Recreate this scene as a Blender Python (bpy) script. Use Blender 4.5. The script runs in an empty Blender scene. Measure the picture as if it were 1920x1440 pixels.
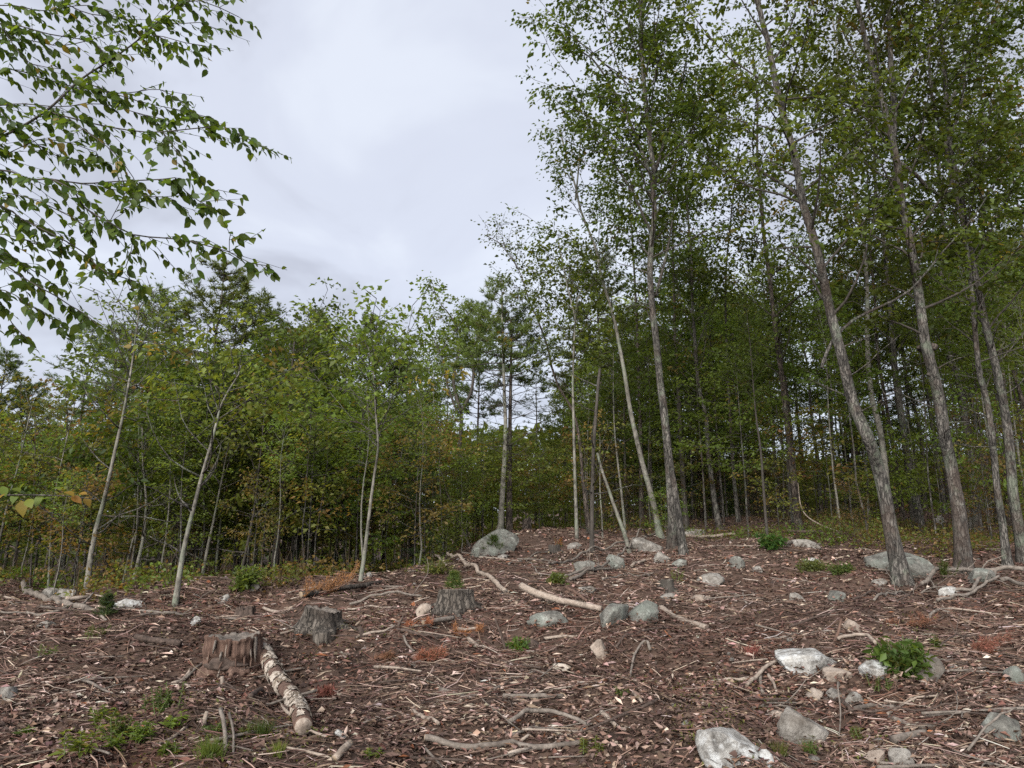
import bpy, bmesh, math
import numpy as np
from mathutils import Vector, Matrix

SC = bpy.context.scene
COL = SC.collection
R = math.radians

# ------------------------------------------------------------------ camera
F = 1397.0                      # focal length in pixels of the 1920 px wide frame
PITCH = R(13.5)
EYE = 1.6
cam_d = bpy.data.cameras.new("camera")
cam_d.sensor_width = 36.0
cam_d.lens = 36.0 * F / 1920.0
cam_d.clip_start = 0.05
cam_d.clip_end = 2000
cam = bpy.data.objects.new("camera", cam_d)
COL.objects.link(cam)
cam.location = (0, 0, EYE)
cam.rotation_euler = (R(90) + PITCH, 0, 0)
SC.camera = cam

# ------------------------------------------------------------------ sky, sun, exposure
SUN_EL, SUN_AZ = R(28), R(203)  # azimuth clockwise from +Y: behind the camera, a little to one side
world = bpy.data.worlds.new("World")
SC.world = world
world.use_nodes = True
wt = world.node_tree
wt.nodes.clear()


def N(tree, typ, **kw):
    n = tree.nodes.new(typ)
    for k, v in kw.items():
        if k.startswith("i_"):
            key = k[2:]
            key = int(key) if key.isdigit() else key.replace("_", " ")
            n.inputs[key].default_value = v
        else:
            setattr(n, k, v)
    return n


def ramp(tree, stops, interp="LINEAR"):
    n = tree.nodes.new("ShaderNodeValToRGB")
    n.color_ramp.interpolation = interp
    e = n.color_ramp.elements
    while len(e) < len(stops):
        e.new(0.5)
    for el, (p, c) in zip(e, stops):
        el.position = p
        el.color = (c[0], c[1], c[2], 1) if not isinstance(c, (int, float)) else (c, c, c, 1)
    return n


out = N(wt, "ShaderNodeOutputWorld")
bg = N(wt, "ShaderNodeBackground", i_Strength=0.1)
sky = N(wt, "ShaderNodeTexSky")
sky.sky_type = "NISHITA"
sky.sun_disc = False
sky.sun_elevation = SUN_EL
sky.sun_rotation = SUN_AZ
tc = N(wt, "ShaderNodeTexCoord")
sep = N(wt, "ShaderNodeSeparateXYZ")
wt.links.new(tc.outputs["Generated"], sep.inputs[0])
mx = N(wt, "ShaderNodeMath", operation="MAXIMUM", i_1=0.0)
wt.links.new(sep.outputs["Z"], mx.inputs[0])
ad = N(wt, "ShaderNodeMath", operation="ADD", i_1=0.35)
wt.links.new(mx.outputs[0], ad.inputs[0])
dv = N(wt, "ShaderNodeVectorMath", operation="DIVIDE")
wt.links.new(tc.outputs["Generated"], dv.inputs[0])
cmb = N(wt, "ShaderNodeCombineXYZ")
for k in range(3):
    wt.links.new(ad.outputs[0], cmb.inputs[k])
wt.links.new(cmb.outputs[0], dv.inputs[1])
n1 = N(wt, "ShaderNodeTexNoise", i_Scale=2.3, i_Detail=5.0, i_Roughness=0.5, i_Distortion=0.5)
wt.links.new(dv.outputs[0], n1.inputs["Vector"])
CB = 1.1
cr = ramp(wt, [(0.36, (0.84 * CB, 0.87 * CB, 1.0 * CB)), (0.5, (1.07 * CB, 1.125 * CB, 1.29 * CB)), (0.64, (1.2 * CB, 1.265 * CB, 1.41 * CB))], "EASE")
wt.links.new(n1.outputs["Fac"], cr.inputs[0])
mix = N(wt, "ShaderNodeMix", data_type="RGBA", i_0=0.965)
wt.links.new(sky.outputs[0], mix.inputs[6])
wt.links.new(cr.outputs[0], mix.inputs[7])
wt.links.new(mix.outputs[2], bg.inputs[0])
wt.links.new(bg.outputs[0], out.inputs[0])

sun_d = bpy.data.lights.new("sun", "SUN")
sun_d.energy = 1.5
sun_d.angle = R(60)
sun_d.color = (1.0, 0.97, 0.93)
sun = bpy.data.objects.new("sun", sun_d)
COL.objects.link(sun)
to_sun = Vector((math.sin(SUN_AZ) * math.cos(SUN_EL), math.cos(SUN_AZ) * math.cos(SUN_EL), math.sin(SUN_EL)))
sun.rotation_euler = to_sun.to_track_quat("Z", "Y").to_euler()
sun.location = (0, 0, 30)

SC.view_settings.view_transform = "Standard"
SC.view_settings.look = "None"
SC.view_settings.exposure = 2.6
SC.view_settings.gamma = 1.0
SC.view_settings.use_curve_mapping = False
SC.render.engine = "CYCLES"
SC.cycles.max_bounces = 8
SC.cycles.diffuse_bounces = 6
SC.cycles.transmission_bounces = 4
SC.cycles.glossy_bounces = 2
SC.cycles.transparent_max_bounces = 4
SC.cycles.use_denoising = False
SC.cycles.caustics_reflective = False
SC.cycles.caustics_refractive = False

# ------------------------------------------------------------------ noise and terrain


def _hash(ix, iy, iz, seed):
    h = (ix * 374761393 + iy * 668265263 + iz * 1274126177 + seed * 974711) & 0x7FFFFFFF
    h = ((h ^ (h >> 13)) * 1274126177) & 0x7FFFFFFF
    h = ((h ^ (h >> 16)) * 668265263) & 0x7FFFFFFF
    return ((h ^ (h >> 15)) & 0xFFFFFF) / float(0xFFFFFF)


def vnoise(x, y, seed=0):
    x = np.asarray(x, float)
    y = np.asarray(y, float)
    ix = np.floor(x).astype(np.int64)
    iy = np.floor(y).astype(np.int64)
    fx = x - ix
    fy = y - iy
    fx = fx * fx * fx * (fx * (fx * 6 - 15) + 10)
    fy = fy * fy * fy * (fy * (fy * 6 - 15) + 10)
    a = _hash(ix, iy, 0, seed)
    b = _hash(ix + 1, iy, 0, seed)
    c = _hash(ix, iy + 1, 0, seed)
    d = _hash(ix + 1, iy + 1, 0, seed)
    return (a + (b - a) * fx) * (1 - fy) + (c + (d - c) * fx) * fy - 0.5


def vnoise3(p, seed=0):
    i = np.floor(p).astype(np.int64)
    f = p - i
    f = f * f * (3 - 2 * f)
    r = 0
    for dx in (0, 1):
        for dy in (0, 1):
            for dz in (0, 1):
                w = (f[:, 0] if dx else 1 - f[:, 0]) * (f[:, 1] if dy else 1 - f[:, 1]) * (f[:, 2] if dz else 1 - f[:, 2])
                r = r + w * _hash(i[:, 0] + dx, i[:, 1] + dy, i[:, 2] + dz, seed)
    return r - 0.5


CX = [-60, -12, -6.5, -3.5, -1.9, -1.2, 0, 4, 9, 18, 60]
CY = [8.5, 9.0, 9.6, 10.2, 11.0, 13.2, 17, 20, 24, 26, 30]
SX = [-10, -3, 0, 6, 12]
SY = [0.004, 0.004, 0.02, 0.035, 0.035]
SLOPE = 0.132


def terrain(x, y):
    x = np.asarray(x, float)
    y = np.asarray(y, float)
    c = np.interp(x, CX, CY)
    s2 = np.interp(x, SX, SY)
    k = 0.9
    yy = np.maximum(y, -12)
    soft = -k * np.logaddexp(-yy / k, -c / k)
    far = np.minimum(k * np.logaddexp(0, (y - c) / k), 60)
    h = SLOPE * soft + s2 * far + 0.09 * np.clip(y - 55, 0, 110) * np.interp(x / np.maximum(y, 1), [0.0, 0.25], [1.0, 0.75])
    am = np.clip(y / 4.0, 0, 1)
    h = h + am * (0.26 * vnoise(x * 0.3 + 3, y * 0.3 + 7, 1) * np.clip(y / 12, 0.25, 1) + 0.2 * vnoise(x * 1.0, y * 1.0, 2) + 0.1 * vnoise(x * 2.7, y * 2.7, 3))
    h = h + 0.045 * vnoise(x * 7, y * 7, 4) + 0.022 * vnoise(x * 16, y * 16, 5)
    return h


Z0 = float(terrain(0, 0))
cam.location.z = Z0 + EYE
CZ = Z0 + EYE
CP, SP = math.cos(PITCH), math.sin(PITCH)


def ray(px, py):
    u = (px - 960.0) / F
    v = (720.0 - py) / F
    return np.array([u, CP - v * SP, SP + v * CP])     # per metre along the view axis


def P(px, py, Y):
    """the place a metres-deep Y where the photograph's pixel lies"""
    d = ray(px, py)
    t = Y / d[1]
    return np.array([d[0] * t, Y, CZ + d[2] * t])


def G(px, py, far=40.0):
    """where the ground is met"""
    d = ray(px, py)
    t = np.arange(2.0, far, 0.02)
    z = CZ + d[2] * t
    hit = np.nonzero(z < terrain(d[0] * t, d[1] * t))[0]
    if len(hit) == 0:
        return None
    t = t[hit[0]]
    x, y = d[0] * t, d[1] * t
    return np.array([x, y, float(terrain(x, y))])


def proj(p):
    x, y, z = p[..., 0], p[..., 1], p[..., 2] - CZ
    dep = y * CP + z * SP
    up = -y * SP + z * CP
    return 960 + F * x / dep, 720 - F * up / dep, dep


def depth_px(p):
    return (p[1] * CP + (p[2] - CZ) * SP) / F          # metres per photograph pixel at p


# ------------------------------------------------------------------ mesh helpers


def norm(a):
    return a / np.maximum(np.linalg.norm(a, axis=-1, keepdims=True), 1e-9)


class MB:
    def __init__(self):
        self.v, self.f3, self.f4, self.c, self.n = [], [], [], [], 0

    def add(self, V, F3=None, F4=None, col=None):
        V = np.asarray(V, float).reshape(-1, 3)
        self.v.append(V)
        if F3 is not None and len(F3):
            self.f3.append(np.asarray(F3, np.int64).reshape(-1, 3) + self.n)
        if F4 is not None and len(F4):
            self.f4.append(np.asarray(F4, np.int64).reshape(-1, 4) + self.n)
        if col is None:
            col = np.zeros((len(V), 3)) + 0.5
        col = np.asarray(col, float)
        if col.ndim == 1:
            col = np.tile(col, (len(V), 1))
        self.c.append(col)
        self.n += len(V)

    def mesh(self, name, mat, smooth=False, origin=None):
        V = np.concatenate(self.v) if self.v else np.zeros((0, 3))
        if origin is not None:
            V = V - np.asarray(origin)
        f3 = np.concatenate(self.f3) if self.f3 else np.zeros((0, 3), np.int64)
        f4 = np.concatenate(self.f4) if self.f4 else np.zeros((0, 4), np.int64)
        me = bpy.data.meshes.new(name)
        me.vertices.add(len(V))
        me.vertices.foreach_set("co", V.astype(np.float32).ravel())
        nl = len(f3) * 3 + len(f4) * 4
        me.loops.add(nl)
        me.loops.foreach_set("vertex_index", np.concatenate([f3.ravel(), f4.ravel()]).astype(np.int32))
        npol = len(f3) + len(f4)
        me.polygons.add(npol)
        st = np.concatenate([np.arange(len(f3)) * 3, len(f3) * 3 + np.arange(len(f4)) * 4]).astype(np.int32)
        me.polygons.foreach_set("loop_start", st)
        if smooth:
            me.polygons.foreach_set("use_smooth", np.ones(npol, bool))
        at = me.color_attributes.new("col", "FLOAT_COLOR", "POINT")
        C = np.concatenate(self.c) if self.c else np.zeros((0, 3))
        C4 = np.ones((len(V), 4), np.float32)
        C4[:, :3] = C
        at.data.foreach_set("color", C4.ravel())
        me.materials.append(mat)
        me.update(calc_edges=True)
        return me


def link(name, me, parent=None, loc=None):
    o = bpy.data.objects.new(name, me)
    COL.objects.link(o)
    if parent is not None:
        o.parent = parent
    if loc is not None:
        o.location = loc
    return o


def tag(o, label=None, cat=None, group=None, kind=None):
    if label:
        o["label"] = label
    if cat:
        o["category"] = cat
    if group:
        o["group"] = group
    if kind:
        o["kind"] = kind
    return o


def thing(name, label, cat, loc, group=None):
    o = bpy.data.objects.new(name, None)
    o.empty_display_size = 0.2
    COL.objects.link(o)
    o.location = [float(a) for a in loc]
    return tag(o, label, cat, group)


def smooth_path(pts, rad, step):
    """Catmull-Rom through pts, radii along"""
    pts = np.asarray(pts, float)
    rad = np.asarray(rad, float)
    if len(pts) == 2:
        n = max(2, int(np.linalg.norm(pts[1] - pts[0]) / step) + 1)
        t = np.linspace(0, 1, n)[:, None]
        return pts[0] + (pts[1] - pts[0]) * t, rad[0] + (rad[1] - rad[0]) * t[:, 0]
    e = np.vstack([2 * pts[0] - pts[1], pts, 2 * pts[-1] - pts[-2]])
    O, RR = [], []
    for i in range(len(pts) - 1):
        p0, p1, p2, p3 = e[i:i + 4]
        n = max(1, int(np.linalg.norm(p2 - p1) / step))
        t = np.arange(n)[:, None] / n
        O.append(0.5 * (2 * p1 + (p2 - p0) * t + (2 * p0 - 5 * p1 + 4 * p2 - p3) * t ** 2 + (3 * p1 - p0 - 3 * p2 + p3) * t ** 3))
        RR.append(rad[i] + (rad[i + 1] - rad[i]) * t[:, 0])
    O.append(pts[-1:])
    RR.append(rad[-1:])
    return np.concatenate(O), np.concatenate(RR)


def tube(mb, path, rad, sides=8, cap=True, rough=0.0, seed=0, col=None, squash=1.0):
    path = np.asarray(path, float)
    n = len(path)
    T = norm(np.gradient(path, axis=0))
    ref = np.array([0, 0, 1.0]) if abs(T[0, 2]) < 0.8 else np.array([1.0, 0, 0])
    u = norm(np.cross(T[0], ref))
    U = np.zeros_like(path)
    for i in range(n):
        u = u - T[i] * np.dot(u, T[i])
        u = u / max(np.linalg.norm(u), 1e-9)
        U[i] = u
    W = np.cross(T, U)
    a = np.linspace(0, 2 * np.pi, sides, endpoint=False)
    rr = np.asarray(rad)[:, None] * np.ones(sides)[None]
    if rough > 0:
        k = np.concatenate([[0], np.cumsum(np.linalg.norm(np.diff(path, axis=0), axis=1))]) / max(1e-6, float(np.mean(rad))) * 0.5
        q = np.stack([np.cos(a)[None] * 1.6 + 0 * k[:, None], np.sin(a)[None] * 1.6 + 0 * k[:, None], k[:, None] * 0.45 + 0 * a[None]], -1).reshape(-1, 3)
        rr = rr * (1 + rough * 1.6 * vnoise3(q * np.array([2.2, 2.2, 0.8]) + seed * 3.7, seed).reshape(n, sides))
    V = path[:, None, :] + rr[..., None] * (np.cos(a)[None, :, None] * U[:, None, :] + squash * np.sin(a)[None, :, None] * W[:, None, :])
    V = V.reshape(-1, 3)
    i = np.arange(n - 1)[:, None] * sides
    j = np.arange(sides)[None]
    j2 = (j + 1) % sides
    F4 = np.stack([i + j, i + j2, i + sides + j2, i + sides + j], -1).reshape(-1, 4)
    F3 = []
    if cap:
        V = np.vstack([V, path[0], path[-1]])
        c0, c1 = n * sides, n * sides + 1
        for k in range(sides):
            F3.append((c0, (k + 1) % sides, k))
            b = (n - 1) * sides
            F3.append((c1, b + k, b + (k + 1) % sides))
    mb.add(V, F3, F4, col)


def sticks(mb, P0, P1, r0, r1, col=None):
    """many straight three-sided twigs at once"""
    P0 = np.asarray(P0, float)
    P1 = np.asarray(P1, float)
    m = len(P0)
    if m == 0:
        return
    T = norm(P1 - P0)
    ref = np.where(np.abs(T[:, 2:3]) < 0.8, np.array([[0, 0, 1.0]]), np.array([[1.0, 0, 0]]))
    U = norm(np.cross(T, ref))
    W = np.cross(T, U)
    V = np.zeros((m, 6, 3))
    r0 = np.zeros(m) + r0
    r1 = np.zeros(m) + r1
    for k in range(3):
        a = 2 * np.pi * k / 3
        o = math.cos(a) * U + math.sin(a) * W
        V[:, k] = P0 + o * r0[:, None]
        V[:, 3 + k] = P1 + o * r1[:, None]
    base = np.arange(m)[:, None] * 6
    F4 = np.concatenate([base + np.array([[k, (k + 1) % 3, 3 + (k + 1) % 3, 3 + k]]) for k in range(3)])
    if col is not None:
        col = np.asarray(col, float)
        if col.ndim == 2:
            col = np.repeat(col, 6, axis=0)
    mb.add(V.reshape(-1, 3), None, F4, col)


def rhombs(mb, pos, axis, nrm, L, W, fold=0.12, col=None, bend=0.15):
    """many folded leaves at once: base, two shoulders, tip"""
    m = len(pos)
    if m == 0:
        return
    axis = norm(axis)
    nrm = norm(nrm - axis * np.sum(nrm * axis, -1, keepdims=True))
    side = np.cross(axis, nrm)
    L = (np.zeros(m) + L)[:, None]
    W = (np.zeros(m) + W)[:, None]
    V = np.zeros((m, 4, 3))
    V[:, 0] = pos
    V[:, 1] = pos + axis * L * 0.45 + side * W * 0.5 + nrm * W * fold
    V[:, 2] = pos + axis * L - nrm * L * bend
    V[:, 3] = pos + axis * L * 0.45 - side * W * 0.5 + nrm * W * fold
    b = np.arange(m)[:, None] * 4
    F3 = np.concatenate([b + np.array([[0, 1, 2]]), b + np.array([[0, 2, 3]])])
    if col is not None:
        col = np.asarray(col, float)
        if col.ndim == 2:
            col = np.repeat(col, 4, axis=0)
    mb.add(V.reshape(-1, 3), F3, None, col)


def blades(mb, pos, dirs, L, W, col=None):
    """thin single triangles: needles and grass"""
    m = len(pos)
    if m == 0:
        return
    dirs = norm(dirs)
    rnd = np.stack([np.sin(np.arange(m) * 12.9898), np.cos(np.arange(m) * 78.233), np.sin(np.arange(m) * 37.719)], -1)
    s = norm(np.cross(dirs, rnd))
    L = (np.zeros(m) + L)[:, None]
    W = (np.zeros(m) + W)[:, None]
    V = np.zeros((m, 3, 3))
    V[:, 0] = pos - s * W / 2
    V[:, 1] = pos + s * W / 2
    V[:, 2] = pos + dirs * L
    if col is not None and np.asarray(col).ndim == 2:
        col = np.repeat(col, 3, axis=0)
    mb.add(V.reshape(-1, 3), np.arange(m * 3).reshape(-1, 3), None, col)


def lerp(c0, c1, t):
    t = np.asarray(t)[..., None]
    return np.asarray(c0) * (1 - t) + np.asarray(c1) * t


# ------------------------------------------------------------------ materials


def new_mat(name):
    m = bpy.data.materials.new(name)
    m.use_nodes = True
    t = m.node_tree
    t.nodes.clear()
    o = N(t, "ShaderNodeOutputMaterial")
    return m, t, o


def leaf_mat(name, trans=0.45, var=0.25, gloss=0.03):
    m, t, o = new_mat(name)
    a = N(t, "ShaderNodeVertexColor")
    a.layer_name = "col"
    oi = N(t, "ShaderNodeObjectInfo")
    hs = N(t, "ShaderNodeHueSaturation")
    mr = N(t, "ShaderNodeMapRange", i_3=1 - var, i_4=1 + var)
    t.links.new(oi.outputs["Random"], mr.inputs[0])
    t.links.new(mr.outputs[0], hs.inputs["Value"])
    mr2 = N(t, "ShaderNodeMapRange", i_3=0.478, i_4=0.515)
    mu = N(t, "ShaderNodeMath", operation="MULTIPLY", i_1=7.13)
    fr = N(t, "ShaderNodeMath", operation="FRACT")
    t.links.new(oi.outputs["Random"], mu.inputs[0])
    t.links.new(mu.outputs[0], fr.inputs[0])
    t.links.new(fr.outputs[0], mr2.inputs[0])
    t.links.new(mr2.outputs[0], hs.inputs["Hue"])
    t.links.new(a.outputs[0], hs.inputs["Color"])
    d = N(t, "ShaderNodeBsdfDiffuse")
    tr = N(t, "ShaderNodeBsdfTranslucent")
    g = N(t, "ShaderNodeBsdfGlossy", i_Roughness=0.5)
    g.inputs[0].default_value = (0.8, 0.85, 0.9, 1)
    t.links.new(hs.outputs[0], d.inputs[0])
    # light that comes through a leaf is yellower than the light it reflects
    mm = N(t, "ShaderNodeMix", data_type="RGBA", blend_type="MULTIPLY", i_0=1.0)
    t.links.new(hs.outputs[0], mm.inputs[6])
    mm.inputs[7].default_value = (1.75, 1.6, 0.75, 1)
    t.links.new(mm.outputs[2], tr.inputs[0])
    mx_ = N(t, "ShaderNodeMixShader", i_0=trans)
    t.links.new(d.outputs[0], mx_.inputs[1])
    t.links.new(tr.outputs[0], mx_.inputs[2])
    m2 = N(t, "ShaderNodeMixShader", i_0=gloss)
    t.links.new(mx_.outputs[0], m2.inputs[1])
    t.links.new(g.outputs[0], m2.inputs[2])
    t.links.new(m2.outputs[0], o.inputs[0])
    return m


def noise_mat(name, stops, scale=(6, 6, 6), detail=6, rough=0.6, bump=0.3, bump_scale=None, blotch=None, blotch2=None, use_col=0.0, coord="Object", crack=0.0, roughness=0.9):
    m, t, o = new_mat(name)
    tc_ = N(t, "ShaderNodeTexCoord")
    oi = N(t, "ShaderNodeObjectInfo")
    ad_ = N(t, "ShaderNodeVectorMath", operation="ADD")
    sc_ = N(t, "ShaderNodeVectorMath", operation="SCALE", i_Scale=40.0)
    t.links.new(oi.outputs["Random"], sc_.inputs[0])
    t.links.new(tc_.outputs[coord], ad_.inputs[0])
    t.links.new(sc_.outputs[0], ad_.inputs[1])
    mp = N(t, "ShaderNodeMapping")
    mp.inputs["Scale"].default_value = scale
    t.links.new(ad_.outputs[0], mp.inputs[0])
    nz = N(t, "ShaderNodeTexNoise", i_Scale=1.0, i_Detail=float(detail), i_Roughness=rough, i_Distortion=0.3)
    t.links.new(mp.outputs[0], nz.inputs["Vector"])
    rp = ramp(t, stops)
    t.links.new(nz.outputs["Fac"], rp.inputs[0])
    c = rp.outputs[0]
    hgt = nz.outputs["Fac"]
    if crack > 0:
        vo = N(t, "ShaderNodeTexVoronoi", feature="DISTANCE_TO_EDGE", i_Scale=1.6)
        vm = N(t, "ShaderNodeVectorMath", operation="ADD")
        n9 = N(t, "ShaderNodeTexNoise", i_Scale=2.0, i_Detail=3.0)
        t.links.new(mp.outputs[0], n9.inputs["Vector"])
        t.links.new(mp.outputs[0], vm.inputs[0])
        t.links.new(n9.outputs["Color"], vm.inputs[1])
        t.links.new(vm.outputs[0], vo.inputs["Vector"])
        cr_ = ramp(t, [(0.0, 1 - crack), (0.13, 1.0)])
        t.links.new(vo.outputs["Distance"], cr_.inputs[0])
        mm = N(t, "ShaderNodeMix", data_type="RGBA", blend_type="MULTIPLY", i_0=1.0)
        t.links.new(c, mm.inputs[6])
        t.links.new(cr_.outputs[0], mm.inputs[7])
        c = mm.outputs[2]
        ah = N(t, "ShaderNodeMath", operation="MULTIPLY_ADD", i_1=0.6)
        t.links.new(cr_.outputs[0], ah.inputs[0])
        t.links.new(nz.outputs["Fac"], ah.inputs[2])
        hgt = ah.outputs[0]
    for k, b in enumerate((blotch, blotch2)):
        if b:
            colr, bs, lo, hi, amt = b
            nb = N(t, "ShaderNodeTexNoise", i_Scale=bs, i_Detail=7.0, i_Roughness=0.68)
            av = N(t, "ShaderNodeVectorMath", operation="ADD")
            av.inputs[1].default_value = (17.0 * (k + 1), 3.0, 9.0)
            t.links.new(ad_.outputs[0], av.inputs[0])
            t.links.new(av.outputs[0], nb.inputs["Vector"])
            rb = ramp(t, [(lo, 0.0), (hi, amt)])
            t.links.new(nb.outputs["Fac"], rb.inputs[0])
            mm = N(t, "ShaderNodeMix", data_type="RGBA")
            t.links.new(rb.outputs[0], mm.inputs[0])
            t.links.new(c, mm.inputs[6])
            mm.inputs[7].default_value = (*colr, 1)
            c = mm.outputs[2]
    if use_col > 0:
        a = N(t, "ShaderNodeVertexColor")
        a.layer_name = "col"
        mm = N(t, "ShaderNodeMix", data_type="RGBA", blend_type="MULTIPLY", i_0=use_col)
        t.links.new(c, mm.inputs[6])
        sc2 = N(t, "ShaderNodeVectorMath", operation="SCALE", i_Scale=2.0)
        t.links.new(a.outputs[0], sc2.inputs[0])
        t.links.new(sc2.outputs[0], mm.inputs[7])
        c = mm.outputs[2]
    b = N(t, "ShaderNodeBsdfPrincipled", i_Roughness=roughness)
    b.inputs["Specular IOR Level"].default_value = 0.25
    t.links.new(c, b.inputs["Base Color"])
    if bump > 0:
        bp = N(t, "ShaderNodeBump", i_Strength=min(1.0, bump), i_Distance=0.03)
        t.links.new(hgt, bp.inputs["Height"])
        t.links.new(bp.outputs[0], b.inputs["Normal"])
    t.links.new(b.outputs[0], o.inputs[0])
    return m


def attr_mat(name, roughness=0.85):
    m, t, o = new_mat(name)
    a = N(t, "ShaderNodeVertexColor")
    a.layer_name = "col"
    b = N(t, "ShaderNodeBsdfPrincipled", i_Roughness=roughness)
    b.inputs["Specular IOR Level"].default_value = 0.25
    t.links.new(a.outputs[0], b.inputs["Base Color"])
    t.links.new(b.outputs[0], o.inputs[0])
    return m


M = {}
M["leaf"] = leaf_mat("green_leaf", 0.52, 0.28, 0.01)
M["leaf_near"] = leaf_mat("near_leaf", 0.58, 0.1, 0.012)
M["needle"] = leaf_mat("pine_needle", 0.4, 0.25, 0.008)
M["dead_needle"] = leaf_mat("dead_needle", 0.15, 0.1, 0.0)
M["litter"] = attr_mat("leaf_litter")
M["ground"] = noise_mat("forest_soil", [(0.25, (0.0235, 0.0143, 0.0092)), (0.5, (0.0638, 0.0395, 0.0286)), (0.75, (0.1109, 0.0689, 0.0504))], (9, 9, 9), 10, 0.75, 0.8,
                        blotch=((0.0294, 0.0185, 0.0134), 1.1, 0.5, 0.62, 0.7), blotch2=((0.0848, 0.0353, 0.0210), 0.6, 0.56, 0.66, 0.6))
M["bark_grey"] = noise_mat("grey_flaky_bark", [(0.36, (0.0138, 0.0120, 0.0103)), (0.49, (0.0636, 0.0576, 0.0499)), (0.62, (0.1548, 0.1419, 0.1247))], (15, 15, 3.6), 10, 0.74, 1.0,
                           blotch=((0.1032, 0.1161, 0.0860), 3.2, 0.53, 0.62, 0.75), blotch2=((0.0516, 0.0370, 0.0292), 1.7, 0.5, 0.6, 0.7), crack=0.7)
M["bark_stump"] = noise_mat("old_stump_bark", [(0.3, (0.0294, 0.0252, 0.0210)), (0.5, (0.0840, 0.0714, 0.0588)), (0.7, (0.1596, 0.1386, 0.1176))], (18, 18, 5), 10, 0.74, 1.0, blotch=((0.0420, 0.0319, 0.0252), 3.0, 0.5, 0.6, 0.7), crack=0.7)
M["bark_brown"] = noise_mat("brown_bark", [(0.36, (0.0138, 0.0103, 0.0086)), (0.49, (0.0559, 0.0430, 0.0344)), (0.62, (0.1290, 0.1049, 0.0860))], (15, 15, 4), 10, 0.74, 1.0,
                            blotch=((0.0877, 0.1032, 0.0774), 2.6, 0.56, 0.7, 0.6), crack=0.75)
M["bark_pale"] = noise_mat("pale_birch_bark", [(0.3, (0.0487, 0.0445, 0.0361)), (0.5, (0.1210, 0.1117, 0.0941)), (0.7, (0.2058, 0.1932, 0.1630))], (16, 16, 8), 8, 0.7, 0.6,
                           blotch=((0.0361, 0.0336, 0.0269), 5.0, 0.52, 0.6, 0.8), blotch2=((0.1210, 0.1453, 0.1025), 2.4, 0.5, 0.62, 0.6))
M["bark_dark"] = noise_mat("dark_bark", [(0.3, (0.0171, 0.0153, 0.0117)), (0.55, (0.0477, 0.0405, 0.0342)), (0.75, (0.0882, 0.0774, 0.0675))], (20, 20, 5), 7, 0.7, 0.8,
                           blotch=((0.1008, 0.1152, 0.0882), 2.2, 0.58, 0.72, 0.5))
M["wood_pale"] = noise_mat("pale_weathered_wood", [(0.28, (0.1178, 0.0894, 0.0714)), (0.5, (0.2227, 0.1797, 0.1453)), (0.72, (0.3216, 0.2726, 0.2288))], (24, 24, 24), 6, 0.7, 0.5,
                           blotch=((0.0679, 0.0525, 0.0404), 5.0, 0.54, 0.64, 0.7))
M["wood_grey"] = noise_mat("grey_dead_wood", [(0.28, (0.0568, 0.0482, 0.0396)), (0.5, (0.1247, 0.1049, 0.0877)), (0.72, (0.2047, 0.1763, 0.1505))], (24, 24, 24), 6, 0.7, 0.5,
                           blotch=((0.0396, 0.0310, 0.0258), 4.0, 0.53, 0.64, 0.7))
M["wood_dark"] = noise_mat("dark_dead_wood", [(0.28, (0.0189, 0.0146, 0.0112)), (0.5, (0.0550, 0.0387, 0.0310)), (0.72, (0.1101, 0.0808, 0.0645))], (24, 24, 24), 6, 0.7, 0.5)
M["wood_red"] = noise_mat("rotten_red_wood", [(0.28, (0.0336, 0.0197, 0.0148)), (0.5, (0.1058, 0.0640, 0.0476)), (0.72, (0.2009, 0.1394, 0.1058))], (30, 30, 4), 7, 0.7, 0.9)
M["wood_cut"] = noise_mat("cut_wood_face", [(0.28, (0.1238, 0.0869, 0.0559)), (0.5, (0.2107, 0.1608, 0.1118)), (0.72, (0.2847, 0.2288, 0.1668))], (14, 14, 14), 6, 0.7, 0.3,
                          blotch=((0.0619, 0.0499, 0.0404), 7.0, 0.48, 0.62, 0.7))
M["rotten_birch"] = noise_mat("rotten_birch_bark", [(0.3, (0.1462, 0.1101, 0.0800)), (0.45, (0.3509, 0.2993, 0.2485)), (0.7, (0.4532, 0.4094, 0.3509))], (16, 16, 16), 8, 0.72, 0.7,
                              blotch=((0.0955, 0.0697, 0.0473), 7.0, 0.49, 0.57, 0.85), blotch2=((0.1462, 0.1101, 0.0731), 2.4, 0.5, 0.63, 0.7))
_g = [(0.36, (0.0689, 0.0647, 0.0588)), (0.48, (0.2066, 0.1966, 0.1806)), (0.6, (0.3578, 0.3478, 0.3234))]
M["rock_white"] = noise_mat("pale_granite", _g, (10, 10, 10), 12, 0.8, 1.0, blotch=((0.4544, 0.4612, 0.4544), 7.0, 0.49, 0.57, 0.85), blotch2=((0.1100, 0.0899, 0.0689), 3.0, 0.53, 0.66, 0.7))
M["rock_moss"] = noise_mat("lichen_granite", [(0.36, (0.0311, 0.0302, 0.0260)), (0.49, (0.1000, 0.0958, 0.0840)), (0.62, (0.1781, 0.1730, 0.1520))], (10, 10, 10), 12, 0.8, 1.0, blotch=((0.1310, 0.1445, 0.1235), 5.6, 0.48, 0.62, 0.7),
                           blotch2=((0.2621, 0.2780, 0.2461), 8.0, 0.56, 0.66, 0.7))
M["rock_grey"] = noise_mat("plain_granite", [(0.36, (0.0574, 0.0500, 0.0418)), (0.49, (0.1665, 0.1525, 0.1345)), (0.62, (0.2813, 0.2632, 0.2370))], (10, 10, 10), 12, 0.8, 1.0,
                           blotch=((0.0828, 0.0672, 0.0525), 3.0, 0.5, 0.64, 0.7), blotch2=((0.2878, 0.2813, 0.2624), 6.0, 0.56, 0.68, 0.6))
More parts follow.
